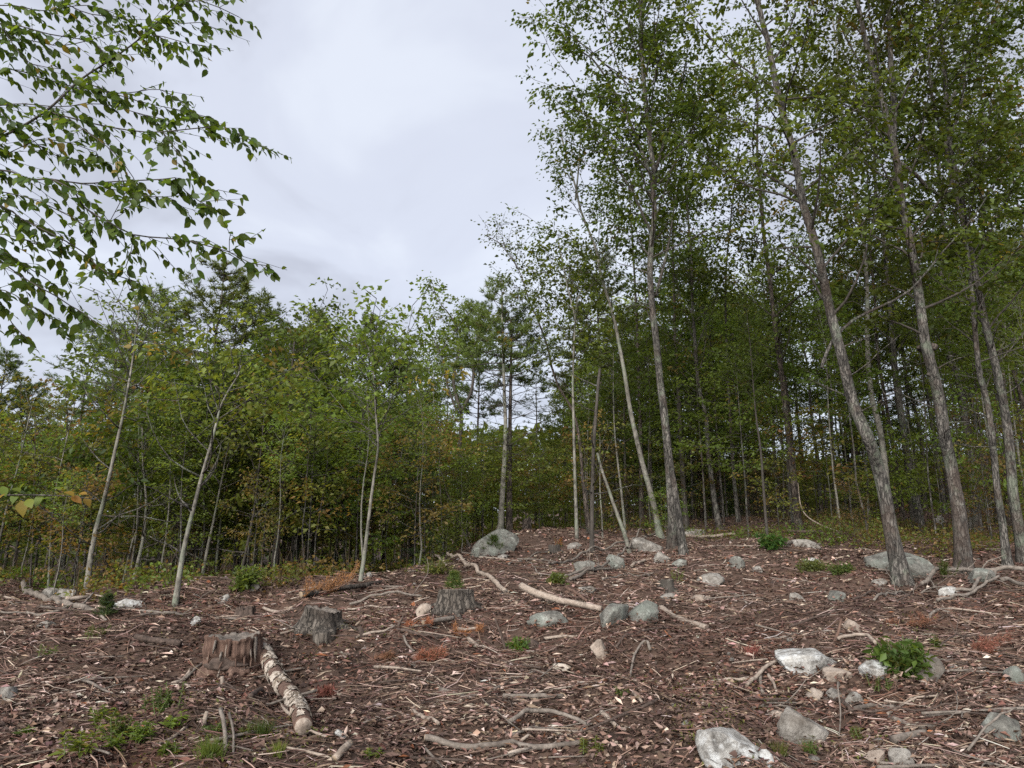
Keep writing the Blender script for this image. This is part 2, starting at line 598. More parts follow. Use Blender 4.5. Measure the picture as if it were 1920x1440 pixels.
M["rock_beige"] = noise_mat("beige_stone", [(0.34, (0.0886, 0.0648, 0.0500)), (0.48, (0.1952, 0.1566, 0.1271)), (0.64, (0.2837, 0.2419, 0.2034))], (11, 11, 11), 12, 0.8, 0.6)

# ------------------------------------------------------------------ the ground


def graded(lo, hi, dense_lo, dense_hi, step, grow=1.12):
    a = list(np.arange(dense_lo, dense_hi, step))
    s, x = step, a[-1]
    while x < hi:
        s *= grow
        x += s
        a.append(x)
    s, x = step, a[0]
    b = []
    while x > lo:
        s *= grow
        x -= s
        b.append(x)
    return np.array(b[::-1] + a)


gx = graded(-220, 220, -7.5, 12.0, 0.065)
gy = np.concatenate([graded(-90, 2.9, 2.6, 11.0, 0.055)[:-1], graded(11.0, 260, 11.0, 20.0, 0.11)])
gy = np.unique(np.round(gy, 5))
XX, YY = np.meshgrid(gx, gy)
ZZ = terrain(XX, YY)
g_mb = MB()
nx, ny = len(gx), len(gy)
ii = np.arange(ny - 1)[:, None] * nx + np.arange(nx - 1)[None]
F4g = np.stack([ii, ii + 1, ii + nx + 1, ii + nx], -1).reshape(-1, 4)
g_mb.add(np.stack([XX, YY, ZZ], -1).reshape(-1, 3), None, F4g)
ground = link("ground", g_mb.mesh("ground", M["ground"], smooth=True))
tag(ground, "brown wood-strewn soil of the cleared slope and forest floor", None, None, "structure")

# ------------------------------------------------------------------ woods: generators


def limb_path(rng, p0, d0, L, n=7, up=0.25, wob=0.12):
    d = np.array(d0, float)
    pts = [np.array(p0, float)]
    for _ in range(n):
        d = d + rng.normal(0, wob, 3) + np.array([0, 0, up / n])
        d /= np.linalg.norm(d)
        pts.append(pts[-1] + d * L / n)
    return np.array(pts)


SHADEG = dict(a=(0.04, 0.06, 0.011), b=(0.074, 0.1, 0.019), odd=(0.15, 0.11, 0.03), odd_p=0.03)  # green darkened: the backlit canopy's shade is put into the leaf colour
GREEN = dict(a=(0.066, 0.096, 0.015), b=(0.12, 0.16, 0.027), odd=(0.15, 0.12, 0.03), odd_p=0.03)
LIGHT = dict(a=(0.08, 0.122, 0.022), b=(0.13, 0.178, 0.036), odd=(0.17, 0.12, 0.035), odd_p=0.06)
TOPL = dict(a=(0.062, 0.095, 0.018), b=(0.104, 0.14, 0.029), odd=(0.15, 0.11, 0.03), odd_p=0.05)
OLIVE = dict(a=(0.085, 0.1, 0.022), b=(0.15, 0.155, 0.036), odd=(0.17, 0.1, 0.035), odd_p=0.2)
DARK = dict(a=(0.046, 0.072, 0.017), b=(0.085, 0.12, 0.027), odd=(0.1, 0.1, 0.03), odd_p=0.02)
RUST = dict(a=(0.1, 0.07, 0.025), b=(0.16, 0.105, 0.035), odd=(0.08, 0.1, 0.02), odd_p=0.3)
PINE = dict(a=(0.06, 0.088, 0.028), b=(0.1, 0.135, 0.04), odd=(0.1, 0.085, 0.03), odd_p=0.03)
PINED = dict(a=(0.036, 0.062, 0.026), b=(0.065, 0.1, 0.036), odd=(0.1, 0.07, 0.03), odd_p=0.04)
BROWN = dict(a=(0.1, 0.066, 0.038), b=(0.165, 0.108, 0.058), odd=(0.07, 0.08, 0.025), odd_p=0.2)
ORANGE = dict(a=(0.2, 0.085, 0.045), b=(0.31, 0.14, 0.07), odd=(0.2, 0.1, 0.05), odd_p=0.1)


def pal_col(rng, pal, m, spread=1.0):
    t = np.clip(rng.normal(0.5, 0.28 * spread, m), 0, 1)
    c = lerp(pal["a"], pal["b"], t)
    odd = rng.random(m) < pal["odd_p"]
    c[odd] = np.asarray(pal["odd"]) * rng.uniform(0.7, 1.2, (odd.sum(), 1))
    return c * rng.uniform(0.85, 1.15, (m, 1))


def spray_leaves(mb, rng, P0, D, L, m, size, pal, droop=0.45, wr=0.62, spread=0.1, clumpcol=None):
    """leaves along S sprays"""
    S = len(P0)
    if S == 0:
        return
    t = 1.08 - 0.95 * rng.uniform(0, 1, (S, m)) ** 1.5
    up = np.array([0, 0, 1.0])
    side = norm(np.cross(D, up) + 1e-6)
    sg = np.where(rng.random((S, m)) < 0.5, -1.0, 1.0)
    pos = P0[:, None] + D[:, None] * (L[:, None] * t)[..., None]
    pos[..., 2] -= 0.18 * L[:, None] * t ** 2
    pos = pos + side[:, None] * (sg * rng.uniform(0, spread * 2, (S, m)))[..., None] + rng.normal(0, spread * 0.6, (S, m, 3))
    ax = D[:, None] * 0.5 + side[:, None] * (sg * 0.7)[..., None] + rng.normal(0, 0.35, (S, m, 3))
    ax[..., 2] -= droop * rng.uniform(0.4, 1.6, (S, m))
    nr = up + rng.normal(0, 0.8, (S, m, 3))
    sz = size * rng.uniform(0.55, 1.35, S * m)
    base = pal_col(rng, pal, S, 1.3)[:, None] * 0.75 * rng.uniform(0.7, 1.3, (S, 1, 1)) + pal_col(rng, pal, S * m).reshape(S, m, 3) * 0.25
    rhombs(mb, pos.reshape(-1, 3), ax.reshape(-1, 3), nr.reshape(-1, 3), sz, sz * wr, 0.14, base.reshape(-1, 3), 0.18)


def decid_limb(rng, mbw, mbl, p0, d0, L, r0, leaf=0.09, m=9, pal=GREEN, gap=0.2, droop=0.45, up=0.25, start=0.2, sp_len=0.55, path=None, wr=0.62, sub=True):
    pts = limb_path(rng, p0, d0, L, 6, up) if path is None else path
    n = len(pts)
    rad = r0 * (1 - 0.85 * np.linspace(0, 1, n))
    tube(mbw, pts, np.maximum(rad, 0.004), 5, cap=False)
    T = norm(np.gradient(pts, axis=0))
    k = max(2, int(L * (1 - start) / gap))
    s = np.sort(rng.uniform(start, 1.0, k))
    s[-1] = 1.0
    f = s * (n - 1)
    i = np.minimum(f.astype(int), n - 2)
    w = (f - i)[:, None]
    q = pts[i] * (1 - w) + pts[i + 1] * w
    td = norm(T[i] * (1 - w) + T[i + 1] * w)
    side = norm(np.cross(td, [0, 0, 1.0]) + 1e-6)
    sg = np.where(np.arange(k) % 2 == 0, 1.0, -1.0)[:, None]
    D = td * rng.uniform(0.5, 1.0, (k, 1)) + side * sg * rng.uniform(0.3, 1.0, (k, 1)) + rng.normal(0, 0.22, (k, 3))
    D[:, 2] = D[:, 2] * 0.6 + 0.05
    D = norm(D)
    sl = sp_len * (1.25 - 0.6 * s) * rng.uniform(0.55, 1.25, k)
    e = q + D * sl[:, None]
    e[:, 2] -= 0.1 * sl
    sticks(mbw, q, e, 0.006, 0.0025)
    spray_leaves(mbl, rng, q, D, sl, m, leaf, pal, droop, wr)
    return pts


def along(path, s):
    f = np.clip(s, 0, 1) * (len(path) - 1)
    i = min(int(f), len(path) - 2)
    return path[i] + (path[i + 1] - path[i]) * (f - i)


def gen_decid(rng, path, rad, nl, cs, spread, leaf, m, pal, mat_limbs, gap=0.2, droop=0.45, el=(15, 50), shape="oval", up=0.3):
    """limbs along a trunk path from its fraction cs to the top"""
    ga = rng.uniform(0, 6.28)
    for k in range(nl):
        f = (k + rng.uniform(0, 0.9)) / nl
        s = cs + (1 - cs) * f
        p = along(path, s)
        ga += 2.4 + rng.normal(0, 0.3)
        e = R(rng.uniform(*el)) + R(25) * f
        d = np.array([math.cos(ga) * math.cos(e), math.sin(ga) * math.cos(e), math.sin(e)])
        if shape == "oval":
            pr = math.sin(math.pi * (0.18 + 0.8 * f)) ** 0.7
        elif shape == "top":
            pr = 0.45 + 0.75 * math.sin(math.pi * min(1, 0.1 + 0.85 * f))
        else:
            pr = 1.15 - 0.9 * f
        L = spread * pr * rng.uniform(0.6, 1.2)
        r = max(0.008, min(0.35 * float(np.interp(s, np.linspace(0, 1, len(rad)), rad)), 0.014 * L + 0.004))
        mat_limbs(k, rng, p, d, L, r)


def pine_limb(rng, mbw, mbn, p0, d0, L, r0, pal=PINE, needle=0.1, dens=1.0, bare=0.35, up=0.18, nb=7, w=0.016):
    pts = limb_path(rng, p0, d0, L, 5, up, 0.07)
    n = len(pts)
    tube(mbw, pts, np.maximum(r0 * (1 - 0.85 * np.linspace(0, 1, n)), 0.004), 4, cap=False)
    if dens <= 0:
        k = int(3 + L * 2)
        s = rng.uniform(0.3, 1, k)
        q = np.array([along(pts, a) for a in s])
        D = norm(rng.normal(0, 1, (k, 3)) * [1, 1, 0.4] + norm(pts[-1] - pts[0]))
        sticks(mbw, q, q + D * rng.uniform(0.15, 0.5, (k, 1)), 0.004, 0.002)
        return
    k = max(3, int(L * (1 - bare) * 11 * dens))
    s = rng.uniform(bare, 1, k)
    s[0] = 1.0
    q = np.array([along(pts, a) for a in s])
    ax = norm(pts[-1] - pts[0])
    side = norm(np.cross(ax, [0, 0, 1.0]))
    sg = np.where(np.arange(k) % 2 == 0, 1.0, -1.0)[:, None]
    D = norm(ax * 0.8 + side * sg * rng.uniform(0.2, 0.9, (k, 1)) + rng.normal(0, 0.15, (k, 3)) + [0, 0, 0.18])
    sl = (0.22 + 0.28 * L * 0.5) * rng.uniform(0.5, 1.2, k) * (1.2 - 0.5 * s)
    e = q + D * sl[:, None]
    sticks(mbw, q, e, 0.005, 0.002)
    nt = 6
    t = rng.uniform(0.25, 1.05, (k, nt))
    tp = (q[:, None] + D[:, None] * (sl[:, None] * t)[..., None] + rng.normal(0, 0.03, (k, nt, 3))).reshape(-1, 3)
    td = np.repeat(D, nt, axis=0)
    tcx = pal_col(rng, pal, len(tp))
    bp = np.repeat(tp, nb, axis=0)
    bd = np.repeat(td, nb, axis=0) * 0.75 + rng.normal(0, 0.55, (len(bp), 3)) + [0, 0, 0.22]
    blades(mbn, bp, bd, needle * rng.uniform(0.7, 1.25, len(bp)), w, np.repeat(tcx, nb, axis=0))


def gen_pine_mesh(rng, H, cs, spread, pal, dens=1.0, dead=0.0, lean=0.02, r=None, mult=1.0, needle=0.12, nb=7, w=0.017, topfull=0.0, step=(0.2, 0.34)):
    r = r or 0.0085 * H
    n = 9
    pth = np.stack([np.cumsum(rng.normal(0, lean * H / n, n)), np.cumsum(rng.normal(0, lean * H / n, n)), np.linspace(0, H, n)], -1)
    pth[:, :2] -= pth[0, :2]
    rad = r * (1 - 0.93 * np.linspace(0, 1, n))
    mbw, mbn = MB(), MB()
    sp, sr = smooth_path(pth, rad, 0.6)
    tube(mbw, sp, sr, 7, cap=False)
    if dead > 0:
        for z in np.arange(dead * H, cs * H, 0.5):
            for _ in range(rng.integers(1, 4)):
                a = rng.uniform(0, 6.28)
                e = R(rng.uniform(-8, 20))
                pine_limb(rng, mbw, mbn, along(sp, z / H), (math.cos(a) * math.cos(e), math.sin(a) * math.cos(e), math.sin(e)), rng.uniform(0.5, 1.0) * spread, 0.012, pal, dens=0)
    z = cs * H
    while z < H * 0.985:
        f = (z - cs * H) / (H - cs * H)
        prof = min(1, 0.5 + 1.4 * f) * (1 - f) ** 0.55 + 0.08 + topfull * math.sin(math.pi * f)
        for _ in range(rng.integers(3, 6)):
            a = rng.uniform(0, 6.28)
            e = R(rng.uniform(-5, 18) + 35 * f * f)
            L = spread * prof * rng.uniform(0.55, 1.2)
            pine_limb(rng, mbw, mbn, along(sp, z / H), (math.cos(a) * math.cos(e), math.sin(a) * math.cos(e), math.sin(e)), L, 0.008 + 0.008 * L, pal, dens=dens, needle=needle, nb=nb, w=w)
        z += rng.uniform(*step) * mult
    # leading shoot
    pine_limb(rng, mbw, mbn, along(sp, 0.96), (0.05, 0, 1), 0.05 * H, 0.012, pal, dens=dens * 1.5, bare=0.1, needle=needle, nb=nb, w=w)
    return mbw, mbn


def gen_decid_mesh(rng, H, cs, spread, nl, leaf, m, pal, gap=0.22, shape="oval", lean=0.02, r=None, el=(10, 45), droop=0.4, sp_len=0.6, up=0.3, fork=False):
    r = r or 0.0065 * H + 0.01
    n = 9
    pth = np.stack([np.cumsum(rng.normal(0, lean * H / n, n)), np.cumsum(rng.normal(0, lean * H / n, n)), np.linspace(0, H, n)], -1)
    pth[:, :2] -= pth[0, :2]
    sp, sr = smooth_path(pth, r * (1 - 0.9 * np.linspace(0, 1, n)), 0.5)
    mbw, mbl = MB(), MB()
    tube(mbw, sp, sr, 7, cap=False)

    def f(k, rg, p, d, L, rr):
        decid_limb(rg, mbw, mbl, p, d, L, rr, leaf, m, pal, gap, droop, up, sp_len=sp_len)
    gen_decid(rng, sp, sr, nl, cs, spread, leaf, m, pal, f, el=el, shape=shape)
    return mbw, mbl


# ------------------------------------------------------------------ trees traced one by one
rngT = np.random.default_rng(11)


def rough_trunk(path, rad, bark, seed, sides, flare, ridge):
    """trunk with root flare and bark ridges"""
    sp, sr = smooth_path(path, rad, 0.16 if ridge else 0.3)
    h = np.linalg.norm(sp - sp[0], axis=1)
    sr = sr * (1 + flare * np.exp(-h / 0.18) + 0.15 * flare * np.exp(-h / 0.7))
    mb = MB()
    n0 = 0
    tube(mb, sp, sr, sides, cap=True, rough=ridge, seed=seed)
    V = mb.v[0]
    if flare > 0:
        # root lobes
        n = len(sp)
        a = np.linspace(0, 2 * np.pi, sides, endpoint=False)
        for i in range(n):
            if h[i] > 0.5:
                break
            lobe = 1 + 0.28 * flare * math.exp(-h[i] / 0.16) * np.cos(a * 4 + seed) + 0.12 * math.exp(-h[i] / 0.2) * np.cos(a * 7 + seed * 2.1)
            V[i * sides:(i + 1) * sides] = sp[i] + (V[i * sides:(i + 1) * sides] - sp[i]) * lobe[:, None]
    return mb, sp, sr


def trunk_from_pixels(pts, w0, Y, H, rng, w1=0.25, base=None, top_dir=None, wob=0.12):
    """real trunk path: Y metres deep, slight wander in depth"""
    out_, y = [], Y
    for k, (px, py) in enumerate(pts):
        yy = Y + wob * math.sin(k * 1.3 + px)* min(1, k / 2)
        out_.append(P(px, py, yy))
    out_ = np.array(out_)
    b = out_[0].copy()
    gz = float(terrain(b[0], b[1]))
    d = out_[1] - out_[0]
    if b[2] > gz + 0.02 and d[2] > 1e-3:
        b = b - d * ((b[2] - gz) / d[2])
        b[2] = float(terrain(b[0], b[1]))
        out_ = np.vstack([b, out_])
    b0 = out_[0] - norm(out_[1] - out_[0]) * 0.12
    out_ = np.vstack([b0, out_])
    top = out_[-1]
    if top[2] < Z0 + H:
        d = norm(out_[-1] - out_[-2])
        if top_dir is not None:
            d = norm(np.array(top_dir))
        d = norm(d + np.array([0, 0, 0.4]))
        need = Z0 + H - top[2]
        k = max(1, int(need / 1.5))
        for q in range(k):
            d = norm(d + rng.normal(0, 0.06, 3) + [0, 0, 0.05])
            out_ = np.vstack([out_, out_[-1] + d * need / k])
    L = np.concatenate([[0], np.cumsum(np.linalg.norm(np.diff(out_, axis=0), axis=1))])
    r0 = w0 * depth_px(out_[1]) / 2
    rad = r0 * (1 - (1 - w1) * (L / L[-1]) ** 0.7)
    rad = np.maximum(rad, 0.006)
    return out_, rad


def hero(name, label, pts, w, H, bark, cs=0.5, sp=1.8, nl=30, leaf=0.1, m=20, pal=SHADEG, Y=None, cat="tree", group=None, sides=12, flare=0.5, ridge=0.05, w1=0.2, shape="top", gap=0.19, el=(10, 50), extra=(), droop=0.45, dead_limbs=0, up=0.3, wob=0.12, top=None):
    rng = np.random.default_rng(abs(hash((int(pts[0][0] * 7), int(pts[0][1] * 3), int(w * 10)))) % (2 ** 31))
    if Y is None:
        g = G(*pts[0])
        Y = g[1] if g is not None else 18.0
    if top is not None:
        H = P(pts[-1][0], top + 45, Y)[2] - Z0
    if bark in ('bark_grey', 'bark_brown'):
        w = w * 0.86
    path, rad = trunk_from_pixels(pts, w, Y, H, rng, w1, wob=wob)
    B = path[1].copy()
    t = thing(name, label, cat, B, group)
    mb, spth, srad = rough_trunk(path, rad, bark, int(pts[0][0]) % 97, sides, flare, ridge)
    link("trunk", mb.mesh("trunk", M[bark], True, B), t)
    lm = MB()

    def f(k, rg, p, d, L, r):
        mw = MB()
        decid_limb(rg, mw, lm, p, d, L, r, leaf, m, pal, gap, droop, up)
        link("limb", mw.mesh("limb", M["bark_dark" if bark != "bark_pale" else "bark_grey"], True, B), t)
    if nl:
        gen_decid(rng, spth, srad, nl, cs, sp, leaf, m, pal, f, el=el, shape=shape)
    for ex in extra:
        # traced limb in pixels: (points, width, leafy from fraction)
        pp, ww, leafy = ex[:3]
        pth = np.array([P(a, b, Y + 0.05 + 0.12 * k) for k, (a, b) in enumerate(pp)])
        r0 = ww * depth_px(pth[0]) / 2
        ep, er = smooth_path(pth, r0 * np.linspace(1, 0.35, len(pth)), 0.25)
        mw = MB()
        tube(mw, ep, er, 7, cap=True)
        L = np.linalg.norm(np.diff(ep, axis=0), axis=1).sum()
        if leafy >= 0:
            decid_limb(rng, mw, lm, None, None, L, r0 * 0.9, leaf, m, pal, gap * 0.8, droop, start=leafy, path=ep)
            if ex[3:]:
                for q in range(ex[3]):
                    s = rng.uniform(max(0.2, leafy), 1)
                    a = rng.uniform(0, 6.28)
                    e = R(rng.uniform(5, 55))
                    decid_limb(rng, mw, lm, along(ep, s), (math.cos(a) * math.cos(e), math.sin(a) * math.cos(e), math.sin(e)), rng.uniform(0.6, 1.3) * sp * 0.6, 0.012, leaf, m, pal, gap, droop)
        link("limb", mw.mesh("limb", M[bark], True, B), t)
    for q in range(dead_limbs):
        s = rng.uniform(0.15, max(0.2, cs))
        a = rng.uniform(0, 6.28)
        e = R(rng.uniform(0, 40))
        mw = MB()
        pt = limb_path(rng, along(spth, s), (math.cos(a) * math.cos(e), math.sin(a) * math.cos(e), math.sin(e)), rng.uniform(0.4, 1.3), 5, 0.1, 0.15)
        tube(mw, pt, np.linspace(0.012, 0.004, len(pt)), 5)
        k = 4
        qv = np.array([along(pt, x) for x in rng.uniform(0.3, 1, k)])
        sticks(mw, qv, qv + norm(rng.normal(0, 1, (k, 3))) * 0.25, 0.004, 0.002)
        link("dead_limb", mw.mesh("dead_limb", M["bark_grey"], True, B), t)
    if lm.n:
        link("crown", lm.mesh("crown", M["leaf"], False, B), t)
    return t, B, spth, srad, Y


# ---- the big trees at the clearing's edge
R1 = hero("maple_tree", "stout grey trunk leaning across the lichen boulder, flaky bark", [(1692, 1092), (1672, 1005), (1657, 920), (1643, 867), (1627, 820), (1598, 752), (1579, 670), (1557, 586), (1540, 503), (1520, 428), (1505, 380), (1490, 292), (1470, 222), (1457, 167), (1446, 111), (1438, 70), (1422, 5)],
          33, 15, "bark_grey", cs=0.27, sp=2.3, nl=38, sides=20, flare=0.9, ridge=0.09, w1=0.2,
          extra=[([(1504, 372), (1480, 352), (1440, 330), (1400, 300)], 9, 0.35, 3), ([(1540, 690), (1560, 640), (1600, 600), (1650, 575), (1705, 545), (1770, 470), (1830, 400), (1890, 300)], 7, 0.45, 4)], dead_limbs=6)
R2 = hero("maple_tree", "brown flaky trunk with dark open wounds, forked high up", [(1807, 1072), (1800, 978), (1789, 908), (1782, 867), (1770, 811), (1762, 755), (1750, 700), (1736, 650), (1729, 600), (1718, 517), (1704, 442), (1690, 375), (1684, 319), (1673, 264), (1657, 200), (1640, 139), (1621, 69), (1606, 0)],
          33, 14.5, "bark_grey", cs=0.28, sp=2.2, nl=36, sides=20, flare=0.7, ridge=0.09, w1=0.2,
          extra=[([(1673, 264), (1676, 194), (1670, 111), (1666, 0), (1664, -90)], 15, 0.3, 5), ([(1680, 300), (1720, 330), (1760, 365), (1830, 330), (1880, 290)], 9, 0.3, 3)], dead_limbs=6)
for (px, py, w, hh, dark) in [(1738, 652, 34, 20, 0), (1742, 664, 20, 22, 1), (1747, 702, 18, 9, 1)]:
    c = P(px, py, R2[4] - (0.13 if dark else 0.02))
    s = depth_px(c)
    bm = bmesh.new()
    bmesh.ops.create_icosphere(bm, subdivisions=3, radius=1.0)
    V = np.array([v.co[:] for v in bm.verts])
    Fc = np.array([[v.index for v in f.verts] for f in bm.faces])
    bm.free()
    V = V * (1 + 0.5 * vnoise3(V * 1.7 + px, 5))[:, None] * np.array([w * s / 2, 0.03 if dark else w * s / 2.2, hh * s / 2]) + c - R2[1]
    mb = MB()
    mb.add(V, Fc)
    link("wound" if dark else "burl", mb.mesh("wound", M["bark_dark" if dark else "bark_brown"], True), R2[0])
hero("oak_tree", "straight grey-green trunk rising just behind the wounded trunk", [(1834, 1000), (1826, 922), (1820, 867), (1812, 811), (1804, 755), (1796, 715), (1779, 655), (1770, 586), (1765, 517), (1766, 433), (1766, 360)], 19, 16, "bark_grey", cs=0.27, sp=2.4, nl=38, flare=0.6, w1=0.25, dead_limbs=6)
hero("maple_tree", "slim crooked trunk with a dark knot low down", [(1889, 1062), (1879, 978), (1870, 922), (1865, 867), (1859, 811), (1850, 750), (1837, 705), (1829, 628), (1821, 540), (1812, 460), (1798, 389), (1784, 333), (1773, 272), (1762, 236), (1751, 194), (1743, 139), (1743, 55), (1747, -20)], 17, 13.5, "bark_grey", cs=0.27, sp=2.0, nl=38, flare=0.6, w1=0.2,
     extra=[([(1762, 236), (1785, 185), (1815, 130), (1850, 80), (1875, 0)], 9, 0.3, 4), ([(1773, 272), (1800, 205), (1815, 100), (1830, 20)], 6, 0.4, 3)], dead_limbs=5)
hero("oak_tree", "thick lichen-streaked trunk at the edge of the view", [(1921, 1052), (1908, 978), (1899, 922), (1893, 839), (1886, 783), (1870, 700), (1846, 600), (1829, 517), (1812, 430), (1795, 340), (1780, 250)], 24, 15, "bark_grey", cs=0.27, sp=2.2, nl=38, flare=0.6, w1=0.2, dead_limbs=6)
hero("oak_tree", "tall dark trunk bending over behind the lichen-streaked one", [(1890, 930), (1887, 850), (1884, 760), (1876, 670), (1865, 600), (1857, 517), (1846, 447), (1838, 350), (1838, 280), (1842, 200), (1830, 120), (1825, 0)], 15, 16, "bark_brown", Y=18.5, cs=0.27, sp=2.2, nl=38, flare=0.4, dead_limbs=5)
hero("oak_tree", "thin trunk that slants out toward the bare sky gap", [(1945, 830), (1920, 757), (1909, 725), (1890, 670), (1876, 592), (1860, 500), (1850, 420)], 12, 14, "bark_brown", Y=19.5, cs=0.27, sp=2.0, nl=38, flare=0.4, dead_limbs=6)
hero("oak_tree", "dark upright trunk above the pile of old logs", [(1500, 998), (1496, 978), (1489, 908), (1482, 839), (1474, 783), (1467, 715), (1455, 628), (1447, 558), (1440, 500), (1432, 440), (1425, 360), (1420, 290)], 17, 15.5, "bark_brown", cs=0.27, sp=2.3, nl=38, flare=0.35, dead_limbs=3,
     extra=[([(1447, 600), (1480, 570), (1520, 545), (1560, 548)], 5, 0.3, 2)])
hero("birch_tree", "pale grey slender trunk seen behind the leaning stout one", [(1668, 992), (1662, 908), (1657, 853), (1648, 797), (1634, 742), (1628, 680), (1626, 628), (1626, 544), (1620, 461), (1609, 392), (1595, 333), (1586, 286), (1580, 222), (1573, 139), (1565, 60)], 14, 15, "bark_pale", Y=16.0, cs=0.42, sp=1.9, nl=34, flare=0.4, w1=0.2,
     extra=[([(1590, 310), (1605, 290), (1625, 250), (1640, 180)], 6, 0.3, 3)])
hero("oak_tree", "dark trunk with lichen between the leaning and the wounded trunk", [(1729, 1003), (1720, 950), (1709, 908), (1701, 853), (1695, 811), (1687, 755), (1679, 700), (1673, 628), (1668, 572), (1662, 503), (1654, 433), (1643, 378), (1640, 300)], 19, 15, "bark_grey", cs=0.28, sp=2.2, nl=36, flare=0.4, dead_limbs=6)
hero("oak_tree", "narrow trunk half hidden behind the pale slender one", [(1694, 985), (1684, 894), (1670, 811), (1660, 750), (1651, 697), (1643, 642), (1640, 560), (1632, 470)], 11, 14, "bark_brown", Y=19.0, cs=0.5, sp=1.8, nl=16, flare=0.4, dead_limbs=5)
hero("maple_tree", "thin dark trunk in the shade with an orange bough at its foot", [(1733, 935), (1732, 900), (1729, 839), (1721, 790), (1712, 755), (1698, 700), (1688, 640)], 10, 13, "bark_dark", Y=23.0, cs=0.5, sp=1.8, nl=14, flare=0.4, dead_limbs=6)
hero("maple_tree", "narrow grey trunk just beside the wounded trunk, deeper in", [(1768, 930), (1765, 908), (1754, 839), (1743, 770), (1732, 700), (1722, 630)], 10, 13, "bark_grey", Y=22.0, cs=0.5, sp=1.8, nl=14, flare=0.4, dead_limbs=5)
for (pp, lab) in [([(1602, 870), (1596, 830), (1585, 770), (1570, 700), (1562, 600)], "dark slim trunk against the low sky gap, slanting"), ([(1563, 890), (1561, 840), (1556, 760), (1552, 690), (1550, 600)], "dark slim trunk against the low sky gap, upright"), ([(1545, 880), (1542, 830), (1536, 770), (1532, 700)], "thinnest dark stem against the low sky gap")]:
    hero("oak_tree", lab, pp, 9 if "slim" in lab else 6, 12, "bark_dark", Y=24.0, cs=0.45, sp=1.8, nl=12, flare=0.1, dead_limbs=6, pal=DARK)
# ---- around the doubled trunk on its stony mound
C1 = hero("maple_tree", "main stem of the doubled trunk rising from the stony mound", [(1262, 1030), (1261, 978), (1258, 922), (1254, 867), (1249, 811), (1243, 755), (1238, 720), (1232, 655), (1224, 586), (1219, 517), (1221, 461), (1227, 406), (1224, 350), (1226, 319), (1218, 264), (1210, 180), (1202, 83), (1198, 0)], 22, 16.5, "bark_grey", cs=0.36, sp=3.0, nl=64, sides=16, flare=0.6, ridge=0.06, w1=0.25, el=(20, 60),
          extra=[([(1229, 555), (1243, 503), (1254, 455), (1262, 400), (1275, 330)], 6, 0.25, 5), ([(1226, 330), (1250, 250), (1275, 170), (1290, 90)], 7, 0.2, 6), ([(1224, 340), (1190, 250), (1150, 170), (1110, 110), (1060, 80)], 7, 0.2, 7), ([(1222, 440), (1180, 350), (1130, 280), (1100, 230)], 6, 0.2, 6)], dead_limbs=5)
hero("maple_tree", "second stem of the doubled trunk, joined to the first above its foot", [(1282, 1040), (1275, 985), (1267, 930), (1260, 885), (1254, 840), (1250, 805)], 18, 3.0, "bark_grey", cs=0.9, nl=0, flare=0.6, ridge=0.06, w1=0.6, top=770)
hero("maple_tree", "pale leaning trunk crossing in front of the stony mound", [(1240, 1010), (1235, 995), (1230, 964), (1218, 917), (1204, 867), (1193, 820), (1182, 770), (1171, 700), (1160, 642), (1152, 600), (1138, 553), (1127, 517), (1118, 470), (1104, 433), (1088, 392), (1079, 350), (1064, 300), (1049, 240)], 12, 9.5, "bark_pale", cs=0.5, sp=1.6, nl=26, flare=0.6, w1=0.25, el=(5, 50), shape="oval", leaf=0.08,
     extra=[([(1079, 375), (1086, 300), (1090, 225)], 4, 0.5)])
hero("birch_tree", "short broken pale stem slanting beside the leaning trunk", [(1181, 1036), (1168, 992), (1154, 956), (1141, 917), (1129, 883), (1120, 850)], 9, 3.4, "bark_pale", cs=0.9, nl=0, flare=0.4, w1=0.5, ridge=0.03, cat="dead tree")
hero("dead_tree", "dark snag with a snapped top, no leaves", [(1110, 1034), (1110, 978), (1111, 908), (1113, 839), (1117, 783), (1122, 714), (1124, 700)], 9, 5.2, "bark_dark", cs=0.9, nl=0, flare=0.4, w1=0.6, dead_limbs=7, cat="dead tree")
hero("maple_tree", "long trunk leaning out over the clearing with a thin airy crown", [(1105, 1002), (1099, 950), (1093, 900), (1088, 839), (1079, 785), (1066, 755), (1049, 728), (1035, 690), (1024, 642), (1004, 590), (993, 567), (982, 530), (971, 503), (954, 478), (935, 455), (908, 440)], 10, 8.3, "bark_brown", cs=0.45, sp=1.35, nl=34, flare=0.4, w1=0.15, el=(0, 50), shape="oval", leaf=0.085, m=11, wob=0.05, gap=0.18)
hero("birch_tree", "very thin straight pale pole beside the snag", [(1082, 1012), (1079, 922), (1077, 855), (1075, 764), (1074, 711), (1077, 628), (1079, 600), (1071, 567), (1060, 520)], 8, 8.6, "bark_pale", cs=0.5, sp=1.3, nl=24, flare=0.1, el=(10, 55), shape="oval",
     extra=[([(1079, 600), (1083, 560), (1095, 535)], 4, 0.2, 2)])
hero("oak_tree", "upright grey trunk with a spread root foot behind the mound", [(1350, 994), (1340, 940), (1332, 880), (1327, 839), (1324, 783), (1314, 742), (1307, 700), (1303, 640), (1298, 560), (1296, 480)], 13, 15, "bark_grey", cs=0.27, sp=2.1, nl=38, flare=0.7, dead_limbs=6)
hero("oak_tree", "dark slender trunk close behind the doubled trunk", [(1286, 975), (1282, 922), (1279, 867), (1274, 783), (1271, 714), (1266, 640), (1264, 560)], 12, 14, "bark_dark", cs=0.27, sp=2.0, nl=38, flare=0.4, dead_limbs=4, Y=19.5)
